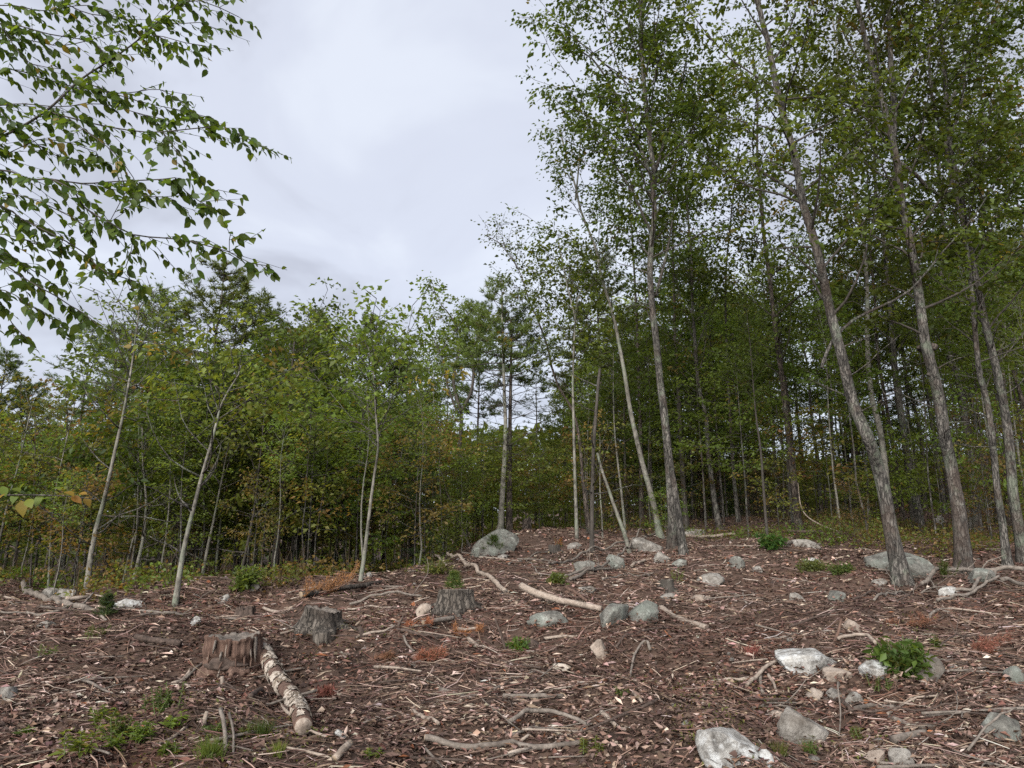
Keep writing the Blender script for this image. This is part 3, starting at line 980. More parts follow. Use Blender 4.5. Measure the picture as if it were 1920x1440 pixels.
hero("pine_tree", "thick brown trunk dim in the shade behind the leaning pale one", [(1204, 1000), (1203, 940), (1202, 867), (1200, 780), (1197, 700), (1194, 600)], 13, 12.5, "bark_brown", Y=20.0, cs=0.55, sp=2.0, nl=18, flare=0.4, dead_limbs=6, pal=DARK)
hero("birch_tree", "thin pale sapling stem between the snag and the leaning trunk", [(1173, 1000), (1165, 922), (1157, 855), (1152, 800), (1150, 740)], 6, 6.8, "bark_pale", cs=0.45, sp=1.2, nl=14, flare=0.1, shape="oval")
hero("birch_tree", "grey slim trunk near the brown thicket", [(1385, 978), (1377, 908), (1374, 867), (1370, 800), (1366, 730), (1362, 640)], 10, 13, "bark_grey", cs=0.5, sp=1.9, nl=18, flare=0.4, dead_limbs=4)
# ---- middle of the view
hero("oak_tree", "dark trunk that forks into two curved bare arms", [(858, 996), (861, 922), (862, 839), (865, 790), (864, 765)], 9, 5.2, "bark_dark", Y=19.0, cs=0.95, nl=0, w1=0.8, flare=0.4,
     extra=[([(864, 772), (850, 720), (853, 690), (862, 660), (866, 640), (850, 600), (835, 580)], 7, 0.45, 7), ([(864, 772), (882, 740), (888, 700), (884, 670), (890, 645), (910, 620), (930, 600)], 7, 0.45, 7), ([(860, 780), (838, 720), (832, 680), (815, 640)], 5, 0.4, 5)], sp=1.6, pal=GREEN)
hero("birch_tree", "pale crooked trunk leaning alone at the edge of the clearing", [(676, 1091), (686, 1019), (694, 950), (702, 889), (709, 839), (706, 792), (704, 762), (700, 700), (690, 650)], 9, 7.8, "bark_pale", cs=0.55, sp=1.6, nl=20, flare=0.15, shape="oval", pal=TOPL, leaf=0.08, top=630)
hero("birch_tree", "very thin pale stem near the curved fallen branch", [(811, 1049), (811, 960), (811, 894), (812, 830), (813, 769), (812, 700)], 5, 6.6, "bark_pale", cs=0.4, sp=1.2, nl=16, flare=0.1, shape="oval", pal=TOPL, leaf=0.08, top=660)
hero("oak_tree", "thick dark trunk behind the orange dead bough", [(513, 1085), (519, 1019), (527, 950), (536, 867), (540, 800), (542, 755), (548, 690), (552, 640)], 17, 9.4, "bark_dark", Y=13.5, cs=0.45, sp=2.2, nl=30, flare=0.4, shape="oval", leaf=0.09, top=600)
hero("maple_tree", "thin dark stem beside the thick dark trunk", [(546, 1050), (554, 950), (556, 894), (562, 820), (566, 740)], 7, 8.6, "bark_dark", Y=14.5, cs=0.4, sp=1.7, nl=20, flare=0.1, shape="oval", top=650)
# ---- left stand
hero("birch_tree", "grey-white leaning trunk behind the small dark fir seedling", [(160, 1122), (172, 1033), (180, 992), (192, 950), (200, 917), (211, 867), (222, 817), (230, 783), (239, 733), (248, 680), (256, 620), (262, 570)], 12, 7.4, "bark_pale", Y=10.5, cs=0.62, sp=1.3, nl=18, flare=0.25, pal=DARK, shape="oval", m=10, dead_limbs=9, leaf=0.07, top=560)
hero("birch_tree", "grey-white leaning trunk that ends in a bare pale fork", [(328, 1136), (344, 1033), (353, 992), (364, 950), (378, 894), (394, 839), (405, 797), (414, 761), (428, 733), (447, 703), (452, 685)], 12, 5.6, "bark_pale", cs=0.55, sp=1.3, nl=14, flare=0.25, pal=TOPL, shape="oval", dead_limbs=7, leaf=0.08, top=690)
hero("birch_tree", "pale stem leaning the same way, cut off among leaves", [(378, 1090), (389, 1028), (400, 978), (411, 922), (417, 894), (425, 850)], 8, 5.4, "bark_pale", Y=12.0, cs=0.5, sp=1.3, nl=14, flare=0.4, pal=GREEN, shape="oval", dead_limbs=3, leaf=0.08, top=800)
hero("birch_tree", "dim grey stem close beside the first leaning birch", [(131, 1098), (150, 1019), (161, 964), (178, 900), (194, 833), (205, 769), (213, 700)], 8, 7.6, "bark_grey", Y=12.5, cs=0.55, sp=1.4, nl=14, flare=0.4, pal=DARK, shape="oval", dead_limbs=7, top=700)
hero("maple_tree", "short brown stem at the dim end of the row of leaning stems", [(103, 1095), (117, 1019), (118, 960), (119, 900)], 8, 5.2, "bark_brown", Y=12.0, cs=0.4, sp=1.2, nl=12, flare=0.4, shape="oval", dead_limbs=4, top=860)
hero("birch_tree", "thin stem with a kink above the pair of pale poles", [(250, 1093), (262, 1040), (269, 1005), (274, 950), (272, 908), (267, 853), (267, 797)], 9, 6.6, "bark_pale", Y=11.5, cs=0.6, sp=1.3, nl=14, flare=0.4, shape="oval", dead_limbs=6, top=770)
hero("maple_tree", "broad dark trunk standing in the shade between pale stems", [(314, 1108), (325, 1019), (347, 936), (361, 867), (367, 803), (372, 740)], 14, 8.6, "bark_brown", Y=13.0, cs=0.27, sp=2.0, nl=38, flare=0.6, shape="oval", dead_limbs=4, top=650)
for (pp, w, lab) in [([(227, 1116), (237, 1060), (250, 1010), (262, 960)], 5, "slim bare pole, first of a pair rising together"), ([(236, 1116), (246, 1065), (254, 1010), (258, 960)], 5, "slim bare pole, second of a pair rising together"), ([(92, 1075), (96, 992), (102, 940), (108, 900)], 5, "lone thin grey sapling in the gap by the far stones"),
                    ([(0, 1010), (18, 930), (36, 867), (50, 803), (60, 760)], 7, "thin pale stem slanting in at the border of the view"), ([(57, 1085), (60, 1030), (62, 990)], 4, "short thin pole before the dark thicket"), ([(450, 1085), (462, 1030), (472, 980), (480, 930)], 7, "twisted bare stem before the dark thicket"),
                    ([(700, 1060), (716, 1000), (730, 950), (745, 890)], 4, "hair-thin stem crossing near the lone crooked birch"), ([(870, 1000), (850, 950), (838, 925), (826, 880), (810, 850)], 5, "dark slanting dead stem by the forked oak"), ([(1130, 1010), (1128, 960), (1125, 920)], 4, "hair-thin pole in the bright saplings")]:
    hero("sapling", lab, pp, w, 4.2, "bark_pale" if "dark" not in lab else "bark_dark", Y=12.0 if pp[0][0] < 600 else 15.5, cs=0.55, sp=0.9, nl=8, flare=0.1, ridge=0.03, shape="oval", dead_limbs=3, pal=OLIVE, cat="sapling", leaf=0.07)


def hero_pine(label, pts, w, Y, bark, y_crown, sp, dens, dead_from, top, nl=34):
    rng = np.random.default_rng(int(pts[0][0]))
    H = P(pts[-1][0], top, Y)[2] - Z0
    path, rad = trunk_from_pixels(pts, w, Y, H, rng, 0.25, wob=0.03)
    B = path[1].copy()
    t = thing("pine_tree", label, "pine tree", B)
    mb, sp_, sr = rough_trunk(path, rad, bark, int(pts[0][0]) % 90, 12, 0.25, 0.05)
    link("trunk", mb.mesh("trunk", M[bark], True, B), t)
    nm = MB()
    zc, zt = P(pts[0][0], y_crown, Y)[2], sp_[-1][2]
    zd = P(pts[0][0], dead_from, Y)[2]
    hz_ = np.array([q[2] for q in sp_])

    def at_z(z):
        i = int(np.argmin(np.abs(hz_ - z)))
        return sp_[i]
    for k in range(nl):
        f = (k + rng.random()) / nl
        a = k * 2.4 + rng.normal(0, 0.3)
        e = R(rng.uniform(-6, 14) + 38 * f ** 2)
        L = sp * (1.05 - 0.8 * f ** 1.4) * rng.uniform(0.55, 1.2)
        mw = MB()
        pine_limb(rng, mw, nm, at_z(zc + (zt - zc) * f), (math.cos(a) * math.cos(e), math.sin(a) * math.cos(e), math.sin(e)), L, 0.008 + 0.008 * L, PINE, 0.13, dens, 0.4, nb=6, w=0.017)
        link("limb", mw.mesh("limb", M["bark_dark"], True, B), t)
    for k in range(26):
        z = zd + (zc - zd) * rng.random()
        a = rng.uniform(0, 6.28)
        e = R(rng.uniform(-8, 15))
        mw = MB()
        pine_limb(rng, mw, nm, at_z(z), (math.cos(a) * math.cos(e), math.sin(a) * math.cos(e), math.sin(e)), sp * rng.uniform(0.4, 1.0), 0.011, PINE, dens=0)
        link("dead_limb", mw.mesh("dead_limb", M["bark_dark"], True, B), t)
    link("crown", nm.mesh("crown", M["needle"], False, B), t)


hero_pine("pale straight pine pole standing by the boulder", [(938, 995), (944, 894), (948, 811), (946, 747), (943, 655), (941, 572)], 13, 17.0, "bark_pale", 700, 1.15, 1.5, 870, 548)
hero_pine("brown straight pine pole twinned with the pale one", [(955, 998), (955, 894), (956, 811), (957, 747), (959, 640)], 14, 17.3, "bark_brown", 720, 1.0, 1.2, 850, 600)

# ------------------------------------------------------------------ the stand behind: prototypes, then single trees


def proto_pair(mbw, mbn, bark, leafmat):
    return (mbw.mesh("trunk", M[bark], True), mbn.mesh("crown", M[leafmat], False))


rp = np.random.default_rng(5)
PROTO = {}
PROTO["pine_full"] = [(10.0, proto_pair(*gen_pine_mesh(rp, 10.0, 0.25, 2.0, PINE, dens=1.5, dead=0.08, nb=6, w=0.02), "bark_brown", "needle")) for _ in range(2)]
PROTO["pine_open"] = [(11.0, proto_pair(*gen_pine_mesh(rp, 11.0, 0.52, 1.9, PINE, dens=1.3, dead=0.22, nb=6, w=0.02, topfull=0.3), "bark_brown", "needle")) for _ in range(2)]
PROTO["pine_bare"] = [(10.0, proto_pair(*gen_pine_mesh(rp, 10.0, 0.6, 1.5, PINED, dens=0.55, dead=0.2, nb=5, w=0.016), "bark_grey", "needle"))]
PROTO["maple_full"] = [(9.0, proto_pair(*gen_decid_mesh(rp, 9.0, 0.28, 2.4, 46, 0.12, 14, GREEN, gap=0.13, shape="oval", sp_len=0.65), "bark_grey", "leaf")),
                       (9.0, proto_pair(*gen_decid_mesh(rp, 9.0, 0.35, 2.1, 42, 0.12, 14, GREEN, gap=0.13, shape="oval", el=(20, 60), sp_len=0.65), "bark_brown", "leaf"))]
PROTO["maple_light"] = [(8.0, proto_pair(*gen_decid_mesh(rp, 8.0, 0.25, 2.2, 42, 0.11, 14, TOPL, gap=0.13, shape="oval", el=(0, 35), sp_len=0.65), "bark_grey", "leaf"))]
PROTO["maple_high"] = [(11.0, proto_pair(*gen_decid_mesh(rp, 11.0, 0.5, 2.0, 34, 0.115, 13, GREEN, gap=0.14, shape="top", el=(15, 55)), "bark_brown", "leaf")),
                       (11.0, proto_pair(*gen_decid_mesh(rp, 11.0, 0.45, 1.8, 32, 0.11, 13, DARK, gap=0.14, shape="top", el=(15, 55)), "bark_grey", "leaf"))]
PROTO["thin_dark"] = [(8.5, proto_pair(*gen_decid_mesh(rp, 8.5, 0.4, 1.5, 30, 0.08, 12, DARK, gap=0.15, shape="oval", el=(20, 65), sp_len=0.5), "bark_grey", "leaf"))]
PROTO["sap_light"] = [(3.2, proto_pair(*gen_decid_mesh(rp, 3.2, 0.25, 1.2, 18, 0.085, 13, LIGHT, gap=0.11, shape="oval", el=(-5, 30), droop=0.2, r=0.018, sp_len=0.4, up=0.05), "bark_grey", "leaf")),
                      (2.6, proto_pair(*gen_decid_mesh(rp, 2.6, 0.3, 1.1, 14, 0.085, 13, OLIVE, gap=0.11, shape="oval", el=(-5, 25), droop=0.2, r=0.016, sp_len=0.4, up=0.0), "bark_grey", "leaf"))]
PROTO["sap_green"] = [(4.0, proto_pair(*gen_decid_mesh(rp, 4.0, 0.2, 1.3, 24, 0.09, 13, GREEN, gap=0.11, shape="oval", el=(0, 40), r=0.022, sp_len=0.45), "bark_grey", "leaf"))]
PROTO["sap_rust"] = [(3.0, proto_pair(*gen_decid_mesh(rp, 3.0, 0.2, 1.2, 18, 0.08, 12, RUST, gap=0.12, shape="oval", el=(-5, 30), r=0.018, sp_len=0.4), "bark_grey", "leaf"))]
PROTO["brown_fir"] = [(4.5, proto_pair(*gen_pine_mesh(rp, 4.5, 0.12, 1.3, BROWN, dens=0.8, dead=0.03, nb=4, w=0.012, needle=0.06, r=0.04), "bark_dark", "dead_needle"))]
PROTO["young_fir"] = [(3.2, proto_pair(*gen_pine_mesh(rp, 3.2, 0.06, 1.0, PINED, dens=1.6, nb=6, w=0.012, needle=0.07, r=0.03), "bark_dark", "needle"))]
PROTO["slim_birch"] = [(7.5, proto_pair(*gen_decid_mesh(rp, 7.5, 0.55, 1.1, 20, 0.1, 14, LIGHT, gap=0.16, shape="oval", el=(10, 50), r=0.035, lean=0.06, sp_len=0.5), "bark_pale", "leaf")),
                       (7.5, proto_pair(*gen_decid_mesh(rp, 7.5, 0.5, 1.2, 20, 0.1, 14, GREEN, gap=0.16, shape="oval", el=(0, 45), r=0.03, lean=0.08, sp_len=0.5), "bark_grey", "leaf"))]
PROTO["maple_young"] = [(5.5, proto_pair(*gen_decid_mesh(rp, 5.5, 0.3, 1.7, 30, 0.1, 14, LIGHT, gap=0.15, shape="oval", el=(-5, 30), r=0.035, sp_len=0.55, up=0.1, droop=0.25), "bark_grey", "leaf")),
                        (5.5, proto_pair(*gen_decid_mesh(rp, 5.5, 0.35, 1.6, 28, 0.1, 14, GREEN, gap=0.15, shape="oval", el=(-5, 35), r=0.035, sp_len=0.55, up=0.1, droop=0.25), "bark_grey", "leaf"))]
PROTO["slim_oak"] = [(12.0, proto_pair(*gen_decid_mesh(rp, 12.0, 0.55, 1.3, 26, 0.11, 14, SHADEG, gap=0.18, shape="top", el=(10, 55), r=0.075, lean=0.03, sp_len=0.55), b_, "leaf")) for b_ in ("bark_grey", "bark_dark", "bark_brown")]
CATS = dict(slim_oak=("oak_tree", "tree"), slim_birch=("birch_tree", "tree"), maple_young=("maple_tree", "tree"), pine_full=("pine_tree", "pine tree"), pine_open=("pine_tree", "pine tree"), pine_bare=("pine_tree", "pine tree"), maple_full=("maple_tree", "tree"), maple_light=("maple_tree", "tree"), maple_high=("maple_tree", "tree"),
            thin_dark=("birch_tree", "tree"), sap_light=("sapling", "sapling"), sap_green=("sapling", "sapling"), sap_rust=("sapling", "sapling"), brown_fir=("fir_tree", "fir tree"), young_fir=("fir_tree", "fir tree"))
used_n = {}


def plant(kind, x, y, H, label, group=None, fat=1.0, rz=None, rng=None):
    k = used_n.get(kind, 0)
    used_n[kind] = k + 1
    H0, (tm, cm) = PROTO[kind][k % len(PROTO[kind])]
    nm, cat = CATS[kind]
    rot = (k * 2.399 + 0.7) if rz is None else rz
    t = thing(nm, label, cat, (x, y, float(terrain(x, y)) - 0.05), group)
    s = H / H0
    t.scale = (s * fat, s * fat, s)
    t.rotation_euler = (0, 0, rot)
    link("trunk", tm, t)
    link("crown", cm, t)
    return t


def plant_px(kind, px, ytop, Y, label, group=None, fat=1.0):
    """a tree Y metres deep whose top reaches the photograph's row ytop"""
    p = P(px, ytop, Y)
    gz = float(terrain(p[0], Y))
    k = 1.0 if 'pine' in kind or 'fir' in kind else 0.87     # broad crowns reach above their trunk's tip
    return plant(kind, p[0], Y, max(1.0, (p[2] - gz) * k), label, group, fat)


# trees that make the outline of the wood, one by one
plant_px("pine_full", 15, 665, 20, "dark pine whose tip meets the border of the view", fat=1.2)
plant_px("maple_full", 105, 716, 26, "round dark treetop between the border pine and the bare pine")
plant_px("pine_bare", 180, 612, 15.5, "half-bare pine with a naked spire above the leaning birches", fat=1.1)
plant_px("thin_dark", 262, 515, 15, "tall thin-leaved tree above the first leaning birch", fat=1.2)
plant_px("thin_dark", 318, 500, 17, "tall loose-crowned tree between the bare pine and the tallest pine", fat=1.25)
plant_px("pine_full", 412, 500, 18, "tallest dense pine on the skyline, bushy at its top", fat=1.45)
plant_px("thin_dark", 458, 505, 19, "dark loose crown touching the tallest dense pine", fat=1.2)
plant_px("maple_high", 515, 585, 22, "dark green crown in the dip after the tallest pine")
plant_px("maple_full", 565, 566, 20, "bushy maple with upright tufts along its top", fat=1.0)
plant_px("maple_full", 655, 570, 18, "broad full maple, the widest crown on the skyline", fat=1.15)
plant_px("maple_full", 610, 640, 16, "green maple low before the broad full one")
plant_px("maple_light", 405, 660, 15, "light yellow-green maple before the tallest dense pine", fat=1.1)
plant_px("maple_light", 470, 690, 14.5, "light maple reaching over the thick dark trunk")
plant_px("maple_light", 330, 760, 14.5, "low light maple behind the leaning birch with the fork")
plant_px("maple_light", 765, 690, 16, "light maple with orange flecks beside the broad full one", fat=0.8)
plant_px("pine_full", 735, 640, 21, "dark drooping pine next to the widest crown", fat=1.0)
plant_px("maple_high", 790, 578, 24, "dark knobbly crown standing up over the dip", fat=1.0)
plant_px("maple_high", 842, 600, 24, "dark crown lower than the knobbly one beside it", fat=0.8)
plant_px("pine_open", 900, 575, 23, "open pine with level boughs behind the twin pine poles", fat=0.9)
plant_px("pine_bare", 1002, 690, 24, "low feathery pine under the sky gap", fat=1.2)
plant_px("maple_light", 905, 770, 20, "low yellow-green maple beside the twin pine poles")
plant_px("maple_full", 1055, 700, 25, "maple closing the sky gap behind the snag")
plant_px("pine_full", 1290, 480, 26, "bushy dark pine right behind the doubled trunk", fat=1.2)
plant_px("pine_full", 1385, 560, 30, "dark pine beside the bushy one, its tip lower", fat=1.0)
plant_px("pine_full", 1625, 480, 23, "rounded light pine between the leaning and wounded trunks", fat=1.2)
plant_px("pine_open", 1885, 250, 22, "feathery pine whose crown fills the corner of sky", fat=1.2)
plant_px("maple_high", 1160, 560, 21, "leafy maple behind the pale leaning trunk", fat=1.1)
plant_px("maple_full", 1480, 620, 24, "leafy maple in the wood over the log pile", fat=1.0)
plant_px("brown_fir", 1430, 815, 20.5, "brown dead fir thicket by the dark upright trunk", fat=1.3)
plant_px("brown_fir", 1395, 850, 21.5, "brown dead fir beside the grey slim trunk", fat=1.3)
plant_px("brown_fir", 1185, 880, 20.5, "brown dead fir behind the leaning pale trunk", fat=1.2)
plant_px("brown_fir", 1330, 860, 23, "brown dead fir showing between two grey trunks", fat=1.2)
plant_px("brown_fir", 1880, 800, 21, "brown dead fir behind the lichen-streaked trunk", fat=1.4)
plant_px("brown_fir", 1785, 830, 24, "brown dead fir between the wounded trunk and its neighbour", fat=1.4)
plant_px("brown_fir", 1610, 880, 22, "brown dead fir behind the stout leaning trunk", fat=1.3)
plant_px("sap_light", 1010, 925, 18.5, "yellow sapling with flat layered sprays near the back stump")
plant_px("sap_light", 985, 830, 21, "tall yellowing sapling in the bright gap")
plant_px("sap_green", 1500, 860, 22, "green sapling behind the dark upright trunk")
plant_px("sap_rust", 745, 850, 15.5, "rusty sapling behind the lone crooked birch")
plant_px("sap_rust", 640, 880, 14.5, "rusty-leaved sapling over the orange dead bough")
plant_px("sap_rust", 810, 860, 17.5, "rusty sapling behind the very thin pale stem", fat=1.2)

for (px_, yt_, Y_, lab_) in [(300, 548, 20, "pine tip rising among loose crowns near the tallest pine"), (222, 610, 18, "dark pine in the dip beside the half-bare pine"), (486, 560, 22, "pine shoulder just past the tallest pine"), (690, 598, 20, "pine tip beside the widest crown"), (62, 722, 22, "low pine next to the border pine"), (590, 590, 23, "pine tip among upright maple tufts"), (1120, 480, 24, "pine behind the long pale leaning trunk"), (1560, 540, 27, "pine behind the stout leaning trunk's upper half")]:
    plant_px("pine_full", px_, yt_, Y_, lab_, fat=1.2)

plant_px("maple_light", 1015, 790, 24, "low maple filling the gap past the twin pine poles", fat=1.1)
plant_px("maple_full", 960, 800, 26, "dim maple seen between and past the twin pine poles", fat=1.1)
plant_px("maple_light", 880, 800, 23, "low maple behind the forked oak", fat=1.1)

# yellow-leaved branch sprays at the doubled trunk
plant_px("sap_light", 1245, 900, 14.9, "yellow-leaved young beech spreading before the doubled trunk", fat=1.3)

FX = [-30, -12, -6.5, -3, -1.5, 0, 2, 4, 5, 6.5, 8, 12, 30]
FY = [8.5, 9.0, 9.9, 10.7, 12.4, 16.3, 18.0, 17.5, 15.2, 13.2, 12.6, 11.6, 11]
SKY_X = [-400, 0, 60, 140, 240, 330, 400, 450, 500, 560, 650, 700, 745, 790, 840, 880, 920, 960, 985, 1010, 1035, 1060, 1100, 1200, 1300, 1500, 1920, 2400]
SKY_Y = [640, 700, 740, 735, 600, 600, 560, 550, 600, 610, 600, 640, 690, 640, 680, 760, 760, 760, 770, 790, 790, 720, 620, 430, 400, 380, 330, 300]
zones = [(250, "beyond the row of leaning birches"), (620, "behind the thick dark trunk"), (860, "behind the lone crooked birch"), (1060, "behind the twin pine poles"), (1240, "behind the pale leaning trunk"), (1470, "in the wood behind the doubled trunk"), (1700, "behind the stout leaning trunk"), (9999, "behind the wounded trunk")]
desc = dict(slim_oak="straight slim bare-stemmed oak", slim_birch="slim pole-like birch", maple_young="young maple with level sprays", pine_full="dense dark pine", pine_open="high-crowned pine", pine_bare="thin half-bare pine", maple_full="full green maple", maple_light="light green maple", maple_high="tall maple with a high crown", thin_dark="thin dark-leaved birch",
            sap_light="yellow-green understorey sapling", sap_green="green understorey sapling", sap_rust="rusty understorey sapling", brown_fir="brown dead-twigged fir", young_fir="small dark young fir")


def zone_label(kind, px):
    z = [s for lim, s in zones if px < lim][0]
    return f"{desc[kind]} {z}"


rf = np.random.default_rng(21)
placed = []


def scatter(n, kinds, probs, Hr, band, Dmin, side_only=None, top_margin=(0, 120), line=(CX, CY)):
    tries = 0
    cnt = 0
    while cnt < n and tries < n * 60:
        tries += 1
        u = rf.uniform(-0.82, 0.82)
        yb = rf.uniform(*band)
        x0 = u * 14
        y = float(np.interp(x0, *line)) + yb
        x = u * y
        c = float(np.interp(x, *line))
        y = c + yb
        if side_only and not side_only(x, y):
            continue
        px = 960 + F * u / CP
        if any((x - a) ** 2 + (y - b) ** 2 < Dmin ** 2 for a, b in placed):
            continue
        kind = rf.choice(kinds, p=probs)
        H = rf.uniform(*Hr)
        ymin = float(np.interp(px, SKY_X, SKY_Y)) + rf.uniform(*top_margin)
        Hmax = P(px, ymin, y)[2] - float(terrain(x, y))
        if Hmax < 1.2:
            continue
        H = min(H, Hmax * (0.95 if 'pine' in kind or 'fir' in kind else 0.82))
        placed.append((x, y))
        lab = zone_label(kind, px)
        plant(kind, x, y, H, lab, lab, fat=rf.uniform(0.85, 1.2) * (1.25 if H < Hr[0] else 1))
        cnt += 1


# clear of the low sky gaps at the far side of the hill
gap_ok = lambda x, y: not (0.37 < x / y < 0.53)
scatter(22, ["pine_full", "pine_open", "maple_full", "maple_light", "maple_high", "thin_dark"], [0.22, 0.22, 0.14, 0.1, 0.2, 0.12], (8, 12.5), (4.5, 24), 1.5, lambda x, y: x / y < 0.12)
scatter(23, ["pine_full", "pine_open", "maple_full", "maple_light", "maple_high", "thin_dark"], [0.14, 0.2, 0.14, 0.08, 0.34, 0.1], (9, 13.5), (3.0, 18), 1.5, lambda x, y: x / y >= 0.12 and gap_ok(x, y))
scatter(46, ["slim_birch"], [1.0], (5.0, 8.0), (0.3, 6), 0.6, lambda x, y: x / y < 0.12)
scatter(16, ["slim_birch"], [1.0], (5.0, 8.5), (1.0, 7), 0.8, lambda x, y: x / y >= 0.12)
scatter(16, ["maple_young"], [1.0], (4.0, 7.5), (0.3, 9), 1.0, lambda x, y: x / y >= 0.05 and not (0.37 < x / y < 0.53))
scatter(24, ["slim_oak"], [1.0], (9.0, 14.0), (-6.0, 6), 1.0, lambda x, y: x / y >= 0.3)
scatter(12, ["maple_young"], [1.0], (3.5, 6.0), (1.0, 7), 1.0, lambda x, y: x / y < 0.05)
FL = (FX, FY)
low_gap = lambda x, y: 0.14 <= x / y <= 0.34
scatter(9, ["maple_young"], [1.0], (3.5, 7.0), (1.5, 9), 1.1, low_gap, line=FL)
scatter(18, ["slim_birch"], [1.0], (5.0, 9.5), (1.0, 10), 0.9, lambda x, y: x / y >= 0.14, line=FL)
placed = []
scatter(26, ["sap_light", "sap_green", "sap_rust"], [0.5, 0.3, 0.2], (1.0, 3.2), (1.2, 9), 1.0, lambda x, y: x / y >= 0.12, line=FL)
placed = []
scatter(26, ["sap_light", "sap_rust", "sap_green"], [0.5, 0.25, 0.25], (1.2, 3.0), (0.6, 2.6), 1.2, lambda x, y: x / y < 0.1)
scatter(56, ["sap_light", "sap_green", "sap_rust", "young_fir", "brown_fir"], [0.3, 0.34, 0.14, 0.12, 0.1], (1.6, 4.2), (2.6, 10), 0.9, lambda x, y: x / y < 0.12)
scatter(56, ["sap_light", "sap_green", "sap_rust", "young_fir", "brown_fir"], [0.24, 0.2, 0.16, 0.1, 0.3], (1.4, 4.0), (1.5, 9), 0.8, lambda x, y: x / y >= 0.12)

# ------------------------------------------------------------------ far wood and ground cover: masses nobody could count
rs = np.random.default_rng(8)
fw = MB()
m = 46000
x = rs.uniform(-62, 75, m)
y = rs.uniform(38, 62, m)
hz = rs.uniform(0, 1, m) ** 0.8
u = x / y
top = np.interp(960 + F * u, [0, 300, 700, 980, 1010, 1100, 1300, 1480, 1600, 1920], [850, 840, 830, 815, 815, 830, 850, 872, 876, 866]) + 45 * vnoise(u * 18, y * 0.2, 33)
zt = CZ + (SP + (720 - top) / F * CP) / (CP - (720 - top) / F * SP) * y
zg = terrain(x, y)
z = zg + np.maximum(1.0, zt - zg) * hz
pos = np.stack([x, y, z], -1)
colr = pal_col(rs, GREEN, m) * (0.9 + 0.5 * vnoise(x * 0.3, z * 0.5, 12))[:, None]
rhombs(fw, pos, rs.normal(0, 1, (m, 3)) * [1, 1, 0.6], rs.normal(0, 1, (m, 3)), rs.uniform(0.35, 0.8, m), rs.uniform(0.25, 0.5, m), 0.12, colr)
far_wood = link("far_wood", fw.mesh("far_wood", M["leaf"]))
tag(far_wood, "dim mass of far woodland closing the view between the trunks", None, None, "stuff")

ug = MB()
m = 130000
u = rs.uniform(-0.95, 0.95, m)
yb = rs.uniform(-1.2, 12, m)
x = u * (np.interp(u * 13, FX, FY) + yb)
y = np.interp(x, FX, FY) + yb
clump = vnoise(x * 0.8, y * 0.8, 41) + 0.5 * vnoise(x * 2.1, y * 2.1, 42) + np.clip(x / 4, 0, 1) * 0.7 * vnoise(x * 0.33, y * 0.45, 43)
edge = np.clip((yb + 1.2) / 4.2, 0, 1)
right = np.interp(x, [-12, -3, 0, 3, 5, 10], [0.08, 0.06, 0.0, -0.08, 0.0, 0.02])
keep = (clump + right + 0.42 * edge - 0.37 + rs.normal(0, 0.08, m)) > 0.0
x, y, clump, yb = x[keep], y[keep], clump[keep], yb[keep]
m = len(x)
z = terrain(x, y) + rs.uniform(0.02, 1, m) ** 1.3 * (0.06 + 0.42 * np.clip(clump + 0.22, 0, 1))
pos = np.stack([x, y, z], -1)
tcol = vnoise(x * 0.5, y * 0.5, 51) + 0.5 + rs.normal(0, 0.15, m)
colr = np.where((tcol < 0.36)[:, None], pal_col(rs, RUST, m), np.where((tcol > 0.62)[:, None], pal_col(rs, LIGHT, m) * 0.85, pal_col(rs, OLIVE, m)))
rhombs(ug, pos, rs.normal(0, 1, (m, 3)) * [1, 1, 0.5], rs.normal(0, 0.9, (m, 3)) + [0, 0, 0.8], rs.uniform(0.035, 0.08, m), rs.uniform(0.025, 0.05, m), 0.12, colr)
k = rs.choice(m, 5000)
b0 = np.stack([x[k], y[k], terrain(x[k], y[k])], -1)
sticks(ug, b0, b0 + rs.normal(0, 0.1, (5000, 3)) + np.stack([0 * k, 0 * k, rs.uniform(0.1, 0.5, 5000)], -1), 0.004, 0.002, np.array([0.1, 0.07, 0.045]))
under = link("undergrowth", ug.mesh("undergrowth", M["leaf"]))
tag(under, "low huckleberry scrub, olive and rust, carpeting the forest floor", None, None, "stuff")

# ------------------------------------------------------------------ rocks
_ico = {}
ROCKRING = []


def ico(sub):
    if sub not in _ico:
        bm = bmesh.new()
        bmesh.ops.create_icosphere(bm, subdivisions=sub, radius=1.0)
        _ico[sub] = (np.array([v.co[:] for v in bm.verts]), np.array([[v.index for v in f.verts] for f in bm.faces]))
        bm.free()
    return _ico[sub][0].copy(), _ico[sub][1]


